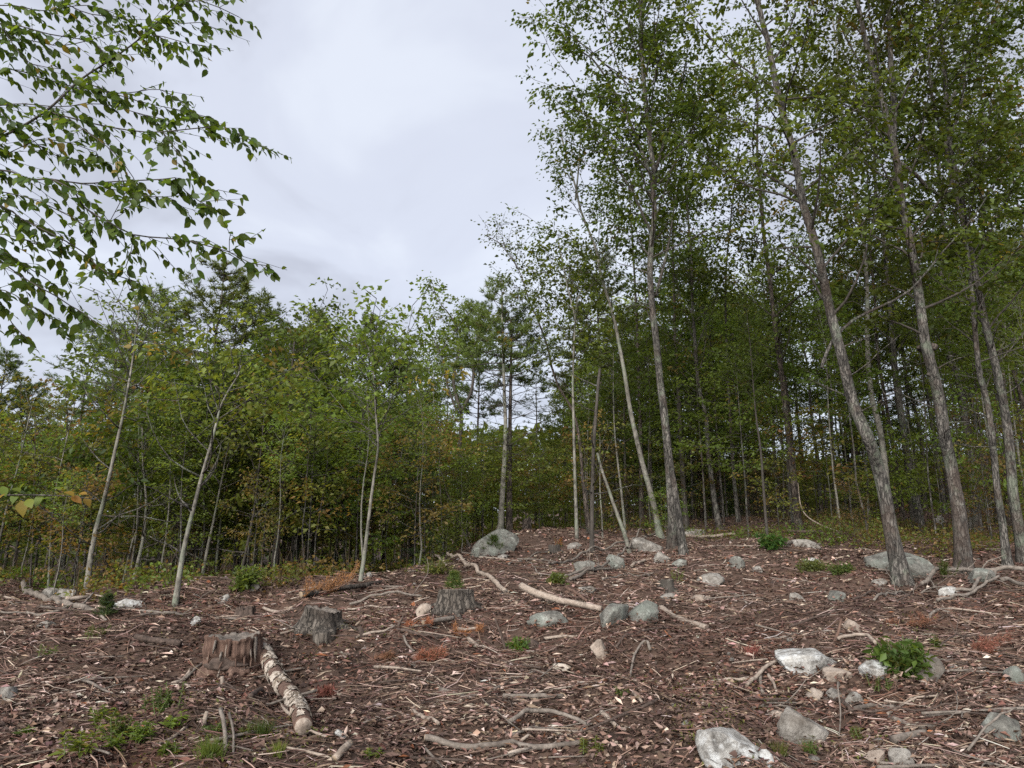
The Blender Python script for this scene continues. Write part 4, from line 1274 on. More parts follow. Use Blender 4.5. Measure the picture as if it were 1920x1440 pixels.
def rock_mesh(seed, W, D, H, peak=0.0, sub=4, planes=17, rough=0.06, bury=0.35):
    rg = np.random.default_rng(seed)
    V, Fc = ico(sub)
    for _ in range(planes):
        n = norm(rg.normal(0, 1, 3) * [1, 1, 0.8])
        o = rg.uniform(0.48, 0.84)
        d = V @ n - o
        d = d + 0.05 * vnoise3(V * 3.1 + o * 9, seed + 7) + 0.03 * vnoise3(V * 8, seed + 8)
        V = V - np.where(d > 0, d * 0.97, 0)[:, None] * n
    V = V * (1 + 0.12 * vnoise3(V * 1.3 + seed, seed))[:, None]
    nn = norm(V)
    V = V + nn * (rough * vnoise3(V * 4 + seed, seed + 1) + rough * 0.6 * vnoise3(V * 9, seed + 2) + rough * 0.35 * vnoise3(V * 20, seed + 3))[:, None]
    mn, mxx = V.min(0), V.max(0)
    V = (V - mn) / (mxx - mn)                     # unit box
    V[:, 0] = (V[:, 0] - 0.5) * W
    V[:, 1] = (V[:, 1] - 0.5) * D
    V[:, 2] = V[:, 2] * (1 + bury) * H - bury * H
    if peak:
        V[:, 0] += peak * W * np.clip(V[:, 2] / H, 0, 1)
    return V, Fc


def rock(x0, y0, x1, y1, mat, label, seed, depth=0.8, peak=0.0, name="rock", cat="rock", group=None, sub=4, planes=15, Y=None):
    """box in the photograph -> rock of that size standing on the ground there"""
    cx = (x0 + x1) / 2
    g = G(cx, y1) if Y is None else None
    if g is None:
        p = P(cx, y1, Y or 19.0)
        g = np.array([p[0], p[1], float(terrain(p[0], p[1]))])
    s = depth_px(g)
    W, H = (x1 - x0) * s, (y1 - y0) * s
    D = W * depth
    H = max(0.5 * H, H - 0.12 * D)
    V, Fc = rock_mesh(seed, W, D, H, peak, sub, planes)
    c = g + np.array([0, D * 0.42, 0])
    c[2] = float(terrain(c[0], c[1])) * 0.5 + g[2] * 0.5
    mb = MB()
    mb.add(V, Fc)
    c[2] -= 0.16 * H
    ROCKRING.append((c[0], c[1], W, D, H))
    o = link(name, mb.mesh(name, M[mat], False), None, [float(a) for a in c])
    tag(o, label, cat, group)
    return o


ROCKS = [
    (1322, 1354, 1452, 1434, "rock_white", "pale wedge-shaped granite rock, sloping down to a point", 3, 0.7, -0.12),
    (1478, 1212, 1604, 1268, "rock_white", "flat white-streaked rock at the foot of the reddish stake", 4, 0.8, -0.1),
    (1550, 1248, 1604, 1280, "rock_beige", "pinkish stone leaning on the flat white-streaked rock", 5, 0.8, 0),
    (1514, 1288, 1553, 1320, "rock_beige", "small beige stone above the big peaked rock", 6, 0.8, 0),
    (1470, 1316, 1572, 1398, "rock_grey", "big peaked grey rock with grass at its foot", 214, 0.75, -0.14),
    (1444, 1330, 1477, 1352, "rock_beige", "small pinkish stone beside the big peaked rock", 8, 0.8, 0),
    (1628, 1240, 1690, 1282, "rock_white", "white-splashed rock under the leafy bush", 9, 0.8, 0),
    (1712, 1218, 1778, 1284, "rock_grey", "tilted grey rock behind the leafy bush", 10, 0.8, 0.1),
    (1846, 1344, 1935, 1402, "rock_moss", "green-grey lichened rock crossed by a thin stick", 11, 0.8, 0),
    (1898, 1248, 1945, 1292, "rock_moss", "lichened rock cut by the border of the view", 12, 0.8, 0),
    (1583, 1158, 1626, 1188, "rock_beige", "pale stone with a hollow, behind the reddish stake", 13, 0.8, 0),
    (1556, 1288, 1592, 1316, "rock_grey", "dull grey stone under the short dark stick", 14, 0.8, 0),
    (1582, 1292, 1622, 1326, "rock_grey", "slanting slab of stone beside the beige stone", 15, 0.5, 0.15),
    (1640, 1020, 1772, 1084, "rock_moss", "large lichen boulder behind the stout leaning trunk", 16, 0.8, 0),
    (1766, 1097, 1808, 1121, "rock_white", "white-topped stone under the grey fallen boughs", 17, 0.8, 0),
    (1484, 1106, 1513, 1128, "rock_grey", "low dull stone on the open slope, smaller of a pair", 18, 0.8, 0),
    (1556, 1105, 1592, 1130, "rock_moss", "low greenish stone on the open slope, larger of a pair", 19, 0.8, 0),
    (1124, 1122, 1180, 1176, "rock_moss", "mossy boulder half split by a dark cleft, its lower block", 120, 0.9, 0.1),
    (1166, 1118, 1238, 1168, "rock_moss", "long mossy boulder beside the pale fallen log", 127, 0.7, 0.05),
    (986, 1140, 1066, 1176, "rock_moss", "low lichened rock in front of the pale fallen log", 22, 0.6, 0.05),
    (1236, 1104, 1272, 1124, "rock_grey", "small rounded stone before the little dark stump", 23, 0.8, 0),
    (1304, 1110, 1337, 1128, "rock_beige", "pale flat stone out on the open slope", 24, 0.8, 0),
    (1300, 1070, 1366, 1098, "rock_grey", "long low grey rock lying on the slope", 25, 0.6, 0.1),
    (1368, 1036, 1401, 1067, "rock_moss", "upright greenish stone on the slope past the mound", 26, 0.7, 0),
    (1411, 1058, 1432, 1074, "rock_grey", "small flat stone near the upright greenish one", 27, 0.8, 0),
    (1076, 1045, 1117, 1074, "rock_moss", "square greenish rock under the long thin fallen pole", 28, 0.7, 0),
    (1138, 1034, 1173, 1068, "rock_moss", "green rock behind the crossing of the fallen poles", 29, 0.8, 0),
    (1182, 1000, 1246, 1038, "rock_grey", "wide grey rock on the mound under the leaning pale trunk", 30, 0.7, 0),
    (1224, 1030, 1262, 1058, "rock_grey", "grey stone wedged at the foot of the doubled trunk", 31, 0.7, 0),
    (1262, 1044, 1290, 1062, "rock_moss", "flat green-white stone before the doubled trunk", 32, 0.7, 0),
    (878, 976, 974, 1042, "rock_moss", "large grey-green boulder beside the twin pine poles", 33, 0.8, 0),
    (1064, 1012, 1092, 1030, "rock_grey", "pale stone at the foot of the very thin pale pole", 34, 0.8, 0),
    (192, 1117, 263, 1144, "rock_white", "long pale rock behind the small dark fir seedling", 35, 0.6, 0),
    (352, 1155, 374, 1175, "rock_white", "little white pointed stone near the rotten stump", 36, 0.8, 0),
    (62, 1158, 94, 1177, "rock_grey", "dull low stone in front of the crossed fallen branches", 37, 0.8, 0),
    (-14, 1282, 20, 1320, "rock_grey", "rough stone cut by the border beside the bare mulch", 38, 0.8, 0),
    (404, 1110, 427, 1134, "rock_grey", "upright lone stone at the clearing's rim", 39, 0.7, 0),
    (1274, 1350, 1304, 1367, "rock_grey", "small flat stone among chips near the pale wedge rock", 40, 0.8, 0),
    (1630, 1412, 1668, 1444, "rock_beige", "pale blocky stone at the bottom border", 41, 0.8, 0),
    (1680, 1398, 1722, 1446, "rock_grey", "grey stone at the bottom border beside the blocky pale one", 42, 0.8, 0),
    (1424, 1402, 1456, 1446, "rock_white", "white stone at the bottom border near the pale wedge rock", 43, 0.8, 0),
    (678, 1070, 697, 1086, "rock_grey", "grey stone at the foot of the lone crooked birch", 44, 0.8, 0),
    (1826, 1056, 1880, 1094, "rock_moss", "grey rock behind the forked grey boughs", 45, 0.8, 0),
    (930, 1036, 958, 1050, "rock_grey", "small flat rock below the large grey-green boulder", 46, 0.8, 0),
    (1284, 986, 1330, 1008, "rock_grey", "low pale rock behind the doubled trunk's mound", 47, 0.8, 0),
    (1753, 962, 1780, 984, "rock_grey", "pale stone with a dark hollow, deep among the trunks", 48, 0.8, 0),
    (1800, 962, 1840, 994, "rock_grey", "wide pale rock behind the straight grey-green trunk", 49, 0.8, 0),
    (1476, 1006, 1545, 1026, "rock_grey", "flat grey rock in the pile of old logs", 50, 0.5, 0),
    (66, 1094, 102, 1126, "rock_grey", "mottled rock at the rim, larger of two side by side", 51, 0.8, 0),
    (98, 1098, 134, 1126, "rock_grey", "mottled rock at the rim, smaller of two side by side", 52, 0.8, 0),
    (446, 1088, 486, 1108, "rock_grey", "half-hidden rock behind the upright lone stone", 53, 0.8, 0),
    (1510, 1044, 1545, 1060, "rock_white", "white stone in the mossy patch on the slope", 54, 0.8, 0),
    (1640, 1082, 1668, 1098, "rock_grey", "small grey stone at the foot of the stout leaning trunk", 55, 0.8, 0),
    (1080, 1095, 1120, 1110, "rock_grey", "thin slab of stone on the reddish needle patch", 56, 0.7, 0),
]
for a in ROCKS:
    rock(a[0], a[1], a[2], a[3], a[4], a[5], a[6], a[7], a[8], name="boulder" if "boulder" in a[5] else "rock", sub=5 if (a[2] - a[0]) > 90 and a[3] > 1200 else 4)
rr = np.random.default_rng(77)
_small = []
for q in range(8):
    V, Fc = rock_mesh(300 + q, 1.0, 0.8, 0.55, 0, 3, 9)
    mb = MB()
    mb.add(V, Fc)
    _small.append(mb.mesh("stone", M[["rock_beige", "rock_grey", "rock_grey", "rock_moss"][q % 4]], False))
for q in range(48):
    d = math.exp(rr.uniform(math.log(4.2), math.log(15)))
    u = rr.uniform(-0.72, 0.72)
    if u < 0 and rr.random() < 0.45:
        u = -u
    x, y = u * d, d
    o = link("stone", _small[q % 8], None, (x, y, float(terrain(x, y))))
    s = rr.uniform(0.03, 0.085)
    o.scale = (s, s * rr.uniform(0.7, 1.1), s * rr.uniform(0.6, 1.0))
    o.rotation_euler = (rr.uniform(-0.3, 0.3), rr.uniform(-0.3, 0.3), rr.uniform(0, 6.28))
    tag(o, "fist-sized loose stone among the wood chips", "stone", "fist-sized stones strewn over the slope")

# ------------------------------------------------------------------ stumps


def stump(x0, y0, x1, y1, label, seed, bark="bark_grey", cut="wood_cut", rough_top=0.02, flare=0.55, topw=None, lean=(0, 0), splinters=0, cut_tilt=(0, 0), lobes=6, Y=None, hollow=0.0, hk=0.8):
    cx = (x0 + x1) / 2
    rg = np.random.default_rng(seed)
    g = G(cx, y1) if Y is None else None
    if g is None:
        p = P(cx, y1, Y or 18)
        g = np.array([p[0], p[1], float(terrain(p[0], p[1]))])
    s = depth_px(g)
    rt = (topw or (x1 - x0) * 0.72) * s / 2
    H = (y1 - y0) * s * hk
    B = g + np.array([0, rt * 1.2, 0])
    B[2] = float(terrain(B[0], B[1]))
    t = thing("tree_stump", label, "tree stump", B)
    nz_, na = 26, 96
    a = np.linspace(0, 2 * np.pi, na, endpoint=False)
    zz = np.linspace(-0.6, 1, nz_)
    ph = rg.uniform(0, 6.28, 6)
    V = np.zeros((nz_, na, 3))
    ridge = vnoise(a * 9 / 1.0, a * 0 + seed, seed)
    tilt = cut_tilt[0] * np.cos(a) + cut_tilt[1] * np.sin(a)
    jag = rough_top * (vnoise(a * 4, a * 0 + 1.5, seed + 3) * 2 + vnoise(a * 11, a * 0, seed + 4))
    for i, f in enumerate(zz):
        fl = 1 + flare * math.exp(-max(f, 0) * H / (0.35 * rt + 0.03))
        lobe = 1 + 0.13 * math.exp(-max(f, 0) * H / (0.5 * rt + 0.02)) * np.cos(lobes * a + ph[0]) + 0.1 * np.cos(3 * a + ph[1]) * (1 - 0.6 * f) + 0.05 * np.cos(5 * a + ph[2])
        rad = rt * fl * lobe * (1 + 0.09 * vnoise(np.cos(a) * 6 + ph[3], np.sin(a) * 6 + f * 2.0, seed) + 0.12 * vnoise(np.cos(a) * 16, np.sin(a) * 16 + f * 1.2, seed + 9))
        if hollow:
            fr = np.clip(-np.sin(a) * 1.3 - 0.1, 0, 1)
            rad = rad * (1 - hollow * fr * math.exp(-((f - 0.2) / 0.2) ** 2) * (1 + 0.8 * vnoise(a * 5, a * 0 + f * 3, seed + 20)))
            rad = rad * (1 + 0.16 * vnoise(a * 7, a * 0 + round(f * 3) * 0.7, seed + 21) + 0.05 * (f > 0.93))
        z = f * H + (tilt * H + jag) * np.clip(f, 0, 1)
        V[i, :, 0] = rad * np.cos(a) + lean[0] * f
        V[i, :, 1] = rad * np.sin(a) + lean[1] * f
        V[i, :, 2] = z
    i = np.arange(nz_ - 1)[:, None] * na
    j = np.arange(na)[None]
    F4 = np.stack([i + j, i + (j + 1) % na, i + na + (j + 1) % na, i + na + j], -1).reshape(-1, 4)
    mb = MB()
    mb.add(V.reshape(-1, 3), None, F4)
    link("bark", mb.mesh("bark", M[bark], True), t)
    # cut face, a rim of concentric rings slightly below the bark's edge
    cm = MB()
    rings = 7
    CV = []
    top = V[-1]
    cc = top.mean(0)
    for k in range(rings):
        w = 1 - k / rings
        r_ = cc + (top - cc) * w * 0.985
        r_[:, 2] = r_[:, 2] * w + cc[2] * (1 - w) - 0.006 + 0.012 * vnoise(r_[:, 0] * 40, r_[:, 1] * 40, seed) + rough_top * 1.2 * vnoise(r_[:, 0] * 12, r_[:, 1] * 12, seed + 5) * (1 if k else 0)
        CV.append(r_)
    CV = np.concatenate(CV + [cc[None] - [0, 0, 0.01]])
    i = np.arange(rings - 1)[:, None] * na
    F4 = np.stack([i + j, i + (j + 1) % na, i + na + (j + 1) % na, i + na + j], -1).reshape(-1, 4)
    F3 = np.array([[(rings - 1) * na + q, (rings - 1) * na + (q + 1) % na, rings * na] for q in range(na)])
    cm.add(CV, F3, F4)
    link("cut_face", cm.mesh("cut_face", M[cut], True), t)
    for q in range(lobes if not hollow else 0):
        an = (2 * np.pi * q - ph[0]) / lobes
        d = np.array([math.cos(an), math.sin(an), 0])
        L = rt * rg.uniform(1.4, 2.4)
        pts = np.array([d * rt * 0.9 + [0, 0, 0.10 * H + 0.02], d * (rt + L * 0.4) + [0, 0, 0.02], d * (rt + L * 0.8) + [0, 0, -0.03], d * (rt + L) + [0, 0, -0.07]])
        for w in pts:
            w[2] += float(terrain(B[0] + w[0], B[1] + w[1])) - B[2]
        sp, sr = smooth_path(pts, np.array([0.22, 0.16, 0.1, 0.05]) * rt, 0.03)
        rmb = MB()
        tube(rmb, sp, sr, 8, rough=0.12, seed=seed + q)
        link("root", rmb.mesh("root", M[bark], True), t)
    for q in range(splinters):
        an = rg.uniform(-2.9, -0.2)
        f0 = rg.uniform(0.1, 0.85)
        rr_ = rt * (1.04 + flare * 0.35 * (1 - f0))
        p0 = np.array([rr_ * math.cos(an), rr_ * math.sin(an), f0 * H])
        L = rg.uniform(0.05, 0.13)
        p1 = p0 + np.array([rg.normal(0, 0.012), rg.normal(-0.01, 0.012), -L])
        smb = MB()
        tube(smb, np.array([p0, (p0 + p1) / 2 + [0, -0.004, 0], p1]), np.array([0.008, 0.013, 0.005]) * rg.uniform(0.7, 1.3), 6, squash=0.5, rough=0.15, seed=q)
        link("splinter", smb.mesh("splinter", M["wood_pale" if q % 2 else "wood_red"], True), t)
    return t, B, rt, H


S1 = stump(362, 1196, 466, 1270, "rotten reddish stump, hollowed and crumbling, with a flat dark top", 101, bark="wood_red", cut="wood_grey", rough_top=0.025, flare=0.25, topw=96, splinters=9, lobes=5, cut_tilt=(0.03, 0.02), hollow=0.26)
stump(540, 1136, 646, 1196, "grey barked stump with flared roots, a log lying behind its top", 102, cut="wood_grey", rough_top=0.012, flare=0.75, topw=62, bark="bark_stump", cut_tilt=(-0.16, 0.02), lobes=6, hk=0.64)
stump(812, 1108, 890, 1156, "cleanly sawn dark grey stump in the open beside the pale root chunk", 103, cut="wood_grey", rough_top=0.01, flare=0.35, topw=62, bark="bark_stump", lobes=6)
stump(1240, 1089, 1270, 1112, "little dark stump behind a small rounded stone", 104, bark="bark_dark", cut="wood_grey", flare=0.35, topw=22)
stump(977, 976, 998, 1004, "distant stump with an orange fresh-cut top at the wood's edge", 105, bark="bark_brown", cut="wood_cut", flare=0.25, topw=16, Y=17.5, cut_tilt=(0.1, -0.12))
stump(1026, 1019, 1052, 1038, "dark low stump with a red-leaved sprig beside it", 106, bark="bark_dark", cut="wood_dark", flare=0.25, topw=20)
stump(434, 1142, 474, 1162, "dark low rotted stump behind the reddish stump", 107, bark="wood_dark", cut="wood_dark", rough_top=0.03, flare=0.3, topw=30)
V, Fc = ico(4)  # dark lump added in the stump's recess, standing in for the hollow's shade
V = V * (1 + 0.5 * vnoise3(V * 2.2, 61))[:, None] * np.array([S1[2] * 0.85, S1[2] * 0.5, S1[3] * 0.22]) + [0, -S1[2] * 0.62, S1[3] * 0.14]
mb = MB()
mb.add(V, Fc)
link("hollow_shade", mb.mesh("hollow_shade", M["wood_dark"], True), S1[0])
for q, (u_, h0, h1, w_) in enumerate([(-0.95, 1.0, 0.45, 0.05), (0.98, 0.97, 0.2, 0.06), (0.72, 0.5, 0.02, 0.05), (-0.4, 0.9, 0.5, 0.045), (0.2, 0.95, 0.42, 0.06), (-0.1, 0.55, 0.3, 0.05)]):
    y_ = -math.sqrt(max(0.0, 1.1 - u_ * u_)) * S1[2]
    sm_ = MB()
    tube(sm_, np.array([[u_ * S1[2], y_, h0 * S1[3]], [u_ * S1[2] * 1.04, y_ - 0.012, (h0 + h1) / 2 * S1[3]], [u_ * S1[2] * 1.1, y_ - 0.02, h1 * S1[3]]]), np.array([0.5, 0.6, 0.25]) * w_ * 0.75, 8, rough=0.2, seed=q, squash=0.45)
    link("bark_slab", sm_.mesh("bark_slab", M["wood_grey" if q % 2 else "wood_red"], True), S1[0])

# ------------------------------------------------------------------ logs and fallen branches
rb = np.random.default_rng(31)


def branch(pts, w, mat, label, name="fallen_branch", cat="branch", w1=0.55, lift=None, twigs=0, rough=0.07, sides=8, cut=None, seed=None, air=0.0):
    seed = seed or int(abs(pts[0][0]) + pts[0][1])
    rg = np.random.default_rng(seed)
    Q = []
    for k, (px, py) in enumerate(pts):
        g = G(px, py)
        if g is None:
            g = P(px, py, 18.0)
        Q.append(g)
    Q = np.array(Q)
    if len(Q) > 2:
        # a stiff piece of wood bridges the bumps the sight lines graze
        tt_ = np.linspace(0, 1, len(Q))
        yf = np.polyval(np.polyfit(tt_, Q[:, 1], 1 if (name == "log" or len(Q) < 4) else 2), tt_)
        for k, (px, py) in enumerate(pts):
            d_ = ray(px, py)
            Q[k, 0], Q[k, 1] = d_[0] / d_[1] * yf[k], yf[k]
            Q[k, 2] = float(terrain(Q[k, 0], Q[k, 1]))
    r0 = w * depth_px(Q[0]) / 2 if not isinstance(w, tuple) else w[0] * depth_px(Q[0]) / 2
    r1 = r0 * w1
    rad = np.linspace(r0, r1, len(Q))
    sp, sr = smooth_path(Q, rad, max(0.03, r0 * 0.9))
    sm = terrain(sp[:, 0], sp[:, 1])
    kw = 4 if name != 'log' else 12
    base = np.convolve(np.pad(sm, kw, mode="edge"), np.ones(2 * kw + 1) / (2 * kw + 1), "valid")
    base = 0.5 * sm + 0.5 * base if name != 'log' else base
    sp[:, 2] = (np.maximum(base, sm - sr * 0.2) if name != 'log' else base) + sr * 0.75 + 0.012 + air
    al = np.concatenate([[0], np.cumsum(np.linalg.norm(np.diff(sp, axis=0), axis=1))])
    wig = min(0.014, 0.005 + r0 * 0.2) if name != 'log' else 0.008
    fq = 5 if name != 'log' else 2
    sp = sp + np.stack([vnoise(al * fq, al * 0 + seed, 1), vnoise(al * fq, al * 0 + seed, 2), 0.5 * vnoise(al * fq, al * 0 + seed, 3)], -1) * 2 * wig
    if lift is not None:
        t = np.linspace(0, 1, len(sp))
        sp[:, 2] += np.interp(t, np.linspace(0, 1, len(lift)), lift)
    B = sp[0].copy()
    LASTPATH['p'] = (sp, sr, B)
    mb = MB()
    tube(mb, sp, sr, sides, cap=True, rough=rough, seed=seed % 50)
    if not twigs and not cut:
        o = link(name, mb.mesh(name, M[mat], True, B), None, [float(a) for a in B])
        return tag(o, label, cat)
    t = thing(name, label, cat, B)
    link("stem", mb.mesh("stem", M[mat], True, B), t)
    for q in range(twigs):
        s = rg.uniform(0.2, 1.0)
        p = along(sp, s)
        d = norm(along(sp, min(1, s + 0.05)) - along(sp, s - 0.05)) * 0.6 + rg.normal(0, 0.6, 3) * [1, 1, 0.5] + [0, 0, 0.12]
        L = rg.uniform(0.15, 0.5)
        pt = limb_path(rg, p, norm(d), L, 5, -0.2, 0.2)
        pt[:, 2] = np.maximum(pt[:, 2], terrain(pt[:, 0], pt[:, 1]) + 0.006)
        tm = MB()
        tube(tm, pt, np.linspace(max(0.004, r1 * 0.45), 0.0025, len(pt)), 5)
        link("twig", tm.mesh("twig", M[mat], True, B), t)
    if cut:
        for e, other in ((0, 1), (-1, -2)):
            ax = norm(sp[e] - sp[other])
            cm = MB()
            tube(cm, np.array([sp[e] - ax * 0.01, sp[e] + ax * 0.004]), np.array([sr[e] * 0.96, sr[e] * 0.9]), 12, cap=True)
            link("cut_end", cm.mesh("cut_end", M[cut], False, B), t)
    return t


L_, Bn = "log", "log"
LASTPATH = {}
BL = branch([(486, 1214), (502, 1257), (519, 1290), (541, 1323), (556, 1350), (566, 1376)], 27, "wood_red", "thick rotten white birch log pointing down the slope", L_, Bn, w1=0.85, rough=0.06, sides=16, cut="wood_pale")
# torn sheets of white bark still clinging to the rotten log
bp_, br_, bB = LASTPATH["p"]
rgk = np.random.default_rng(5)
bL = np.concatenate([[0], np.cumsum(np.linalg.norm(np.diff(bp_, axis=0), axis=1))])
for q in range(70):
    s0 = rgk.uniform(0, bL[-1] * 0.97)
    ln = rgk.uniform(0.05, 0.17)
    a0 = rgk.uniform(-0.3, math.pi + 0.3)
    aw = rgk.uniform(0.6, 1.5)
    PV = []
    n1, n2 = 5, 6
    for i1 in range(n1):
        for i2 in range(n2):
            edge_ = 1 if i1 in (0, n1 - 1) or i2 in (0, n2 - 1) else 0
            sv = np.clip(s0 + ln * (i1 / (n1 - 1) - 0.5) + edge_ * rgk.normal(0, 0.012), 0, bL[-1])
            an = a0 + aw * (i2 / (n2 - 1) - 0.5) + edge_ * rgk.normal(0, 0.12)
            c_ = np.array([np.interp(sv, bL, bp_[:, w_]) for w_ in range(3)])
            t_ = norm(np.array([np.interp(min(sv + 0.02, bL[-1]), bL, bp_[:, w_]) for w_ in range(3)]) - np.array([np.interp(max(sv - 0.02, 0), bL, bp_[:, w_]) for w_ in range(3)]))
            sx = norm(np.cross(t_, [0, 0, 1.0]))
            upv = np.cross(sx, t_)
            rr_ = float(np.interp(sv, bL, br_)) * (1.06 + edge_ * rgk.uniform(0.0, 0.13))
            PV.append(c_ + rr_ * (math.cos(an) * sx + math.sin(an) * upv))
    F4_ = [(i1 * n2 + i2, i1 * n2 + i2 + 1, (i1 + 1) * n2 + i2 + 1, (i1 + 1) * n2 + i2) for i1 in range(n1 - 1) for i2 in range(n2 - 1)]
    fm = MB()
    fm.add(np.array(PV) - bB, None, F4_)
    link("bark_flake", fm.mesh("bark_flake", M["rotten_birch"], True), BL)
branch([(563, 1132), (619, 1117), (674, 1104), (716, 1094)], 13, "bark_grey", "grey barked log lying behind the flared stump", L_, Bn, w1=0.6, cut="wood_cut", lift=[0.03, 0.02, 0.0])
branch([(838, 1057), (869, 1065), (897, 1079), (924, 1096), (947, 1113)], 5.5, "wood_pale", "curved pale barkless branch arching across the slope", w1=1.1, twigs=2, lift=[0.15, 0.1, 0.06, 0.02, 0])
branch([(797, 1058), (806, 1062), (838, 1057)], 4, "wood_pale", "thin forked tip of the curved pale branch", twigs=3, lift=[0.2, 0.12, 0.12])
branch([(979, 1123), (1002, 1134), (1038, 1141), (1077, 1143), (1126, 1151)], 14, "wood_pale", "thick pinkish barkless log behind the low lichened rock", L_, Bn, w1=0.7, cut="wood_pale", lift=[0.12, 0.06, 0.03, 0.02, 0.0])
branch([(1085, 1141), (1110, 1135), (1143, 1129)], 6, "wood_pale", "short pale limb forking off the pinkish log", w1=0.5)
branch([(1240, 1143), (1260, 1159), (1288, 1170), (1326, 1185)], 12, "wood_pale", "pale log with a sawn dark end below the long mossy boulder", L_, Bn, w1=0.8, cut="wood_dark")
branch([(1154, 1201), (1210, 1196), (1268, 1190), (1307, 1169), (1354, 1154), (1440, 1141), (1500, 1136)], 5, "wood_dark", "long thin dark branch curving past the pale log", w1=0.5, twigs=2)
branch([(955, 1370), (996, 1365), (1049, 1355), (1077, 1362), (1109, 1369)], 9, "wood_grey", "crooked grey branch topmost in the tangle of boughs", w1=0.8, lift=[0.03, 0.05, 0.06, 0.02, 0.0])
branch([(800, 1393), (855, 1409), (891, 1412), (924, 1404), (962, 1397), (999, 1411), (1043, 1409), (1071, 1407), (1087, 1395)], 12, "wood_grey", "long thick bough lying lowest in the tangle of boughs", w1=0.7, cut="wood_cut", twigs=2)
branch([(955, 1427), (985, 1418), (1005, 1410)], 10, "wood_pale", "pale short bough joining the long thick one", w1=0.7)
branch([(960, 1384), (1000, 1378), (1040, 1369), (1062, 1373)], 6, "wood_grey", "slender bough under the crooked grey branch", w1=0.6, twigs=2)
branch([(975, 1392), (1010, 1384), (1052, 1377)], 6, "wood_pale", "pale slender bough across the tangle", w1=0.6)
branch([(827, 1303), (863, 1309), (897, 1315)], 9, "wood_grey", "straight bough with a broken end lying alone mid-slope", w1=0.85, cut="wood_cut")
branch([(838, 1301), (885, 1305), (925, 1315), (965, 1328)], 4, "wood_dark", "dark thin branch beside the straight broken bough", w1=0.5, twigs=1)
branch([(945, 1316), (1002, 1314), (1056, 1311)], 9, "wood_grey", "half-buried brown bough in line with the straight one", w1=0.8)
branch([(1021, 1207), (1049, 1198), (1082, 1198)], 6, "wood_pale", "wavy pale stick near the dark root clump", w1=0.7)
branch([(1218, 1212), (1210, 1226), (1191, 1246), (1179, 1268), (1168, 1286)], 6, "wood_grey", "grey stick curving downhill with a forked tip", w1=0.5, twigs=3)
branch([(1129, 1346), (1149, 1365), (1173, 1378)], 9, "wood_pale", "pale peeled stick slanting downhill", w1=0.6)
branch([(1188, 1305), (1197, 1317), (1203, 1325)], 7, "wood_pale", "short peeled white stick pointing downhill", w1=0.7)
branch([(1332, 1282), (1366, 1280), (1404, 1273)], 6, "wood_pale", "split pale pole with a whitened side", w1=1.1)
branch([(1400, 1288), (1440, 1268), (1484, 1245)], 8, "wood_pale", "pale bough propped toward the flat white-streaked rock", w1=0.7, lift=[0, 0.03, 0.05])
branch([(1424, 1262), (1426, 1285), (1430, 1306)], 7, "wood_grey", "grey stub hanging down from the propped boughs", w1=0.8)
branch([(1442, 1270), (1452, 1290), (1456, 1304)], 6, "wood_pale", "pale stub beside the grey stub", w1=0.7)
branch([(1405, 1320), (1440, 1308), (1490, 1306)], 4, "wood_dark", "thin dark stick beneath the propped boughs", twigs=3)
branch([(1410, 1332), (1445, 1325), (1480, 1330)], 4, "wood_grey", "thin grey stick above the pinkish stone", twigs=2)
branch([(1543, 1318), (1573, 1326), (1596, 1332)], 9, "wood_dark", "short dark stick end above the big peaked rock", w1=0.8, cut="wood_cut")
branch([(1600, 1333), (1634, 1336), (1678, 1330)], 9, "wood_grey", "brown stick with an orange torn patch", w1=0.9)
branch([(1665, 1348), (1684, 1332), (1718, 1318), (1756, 1309)], 6, "wood_pale", "pale stick crossing the torn brown one", w1=0.6)
branch([(1670, 1355), (1707, 1368), (1740, 1371), (1775, 1363)], 9, "wood_grey", "grey forked bough sagging in the middle", w1=0.7, twigs=2)
branch([(1773, 1364), (1801, 1382), (1834, 1396), (1870, 1399)], 5, "wood_dark", "dark stick leading away from the sagging bough", w1=0.5)
branch([(1676, 1403), (1704, 1390), (1736, 1380)], 16, "wood_grey", "thick dark grey log end near the bottom border", L_, Bn, w1=0.8, cut="wood_grey")
branch([(1565, 1368), (1648, 1357), (1740, 1346), (1857, 1340), (1922, 1321)], 4, "wood_dark", "long thin dark stick crossing the stony patch", w1=0.6, twigs=3, lift=[0.02, 0.05, 0.05, 0.03, 0.03])
branch([(1815, 1425), (1850, 1405), (1890, 1385), (1912, 1372)], 5, "wood_grey", "grey stick across the green-grey lichened rock", w1=0.7, lift=[0.02, 0.08, 0.12, 0.1])
branch([(1340, 1414), (1380, 1417), (1420, 1426), (1445, 1440)], 6, "wood_pale", "pale stick before the pale wedge rock", w1=0.6)
branch([(1536, 1412), (1560, 1398), (1588, 1396)], 7, "wood_pale", "bowed pale stick beside the grass by the peaked rock", w1=0.6)
branch([(1573, 1310), (1578, 1340), (1574, 1392)], 4, "wood_grey", "thin grey stick leaning on the big peaked rock", lift=[0.1, 0.12, 0.02])
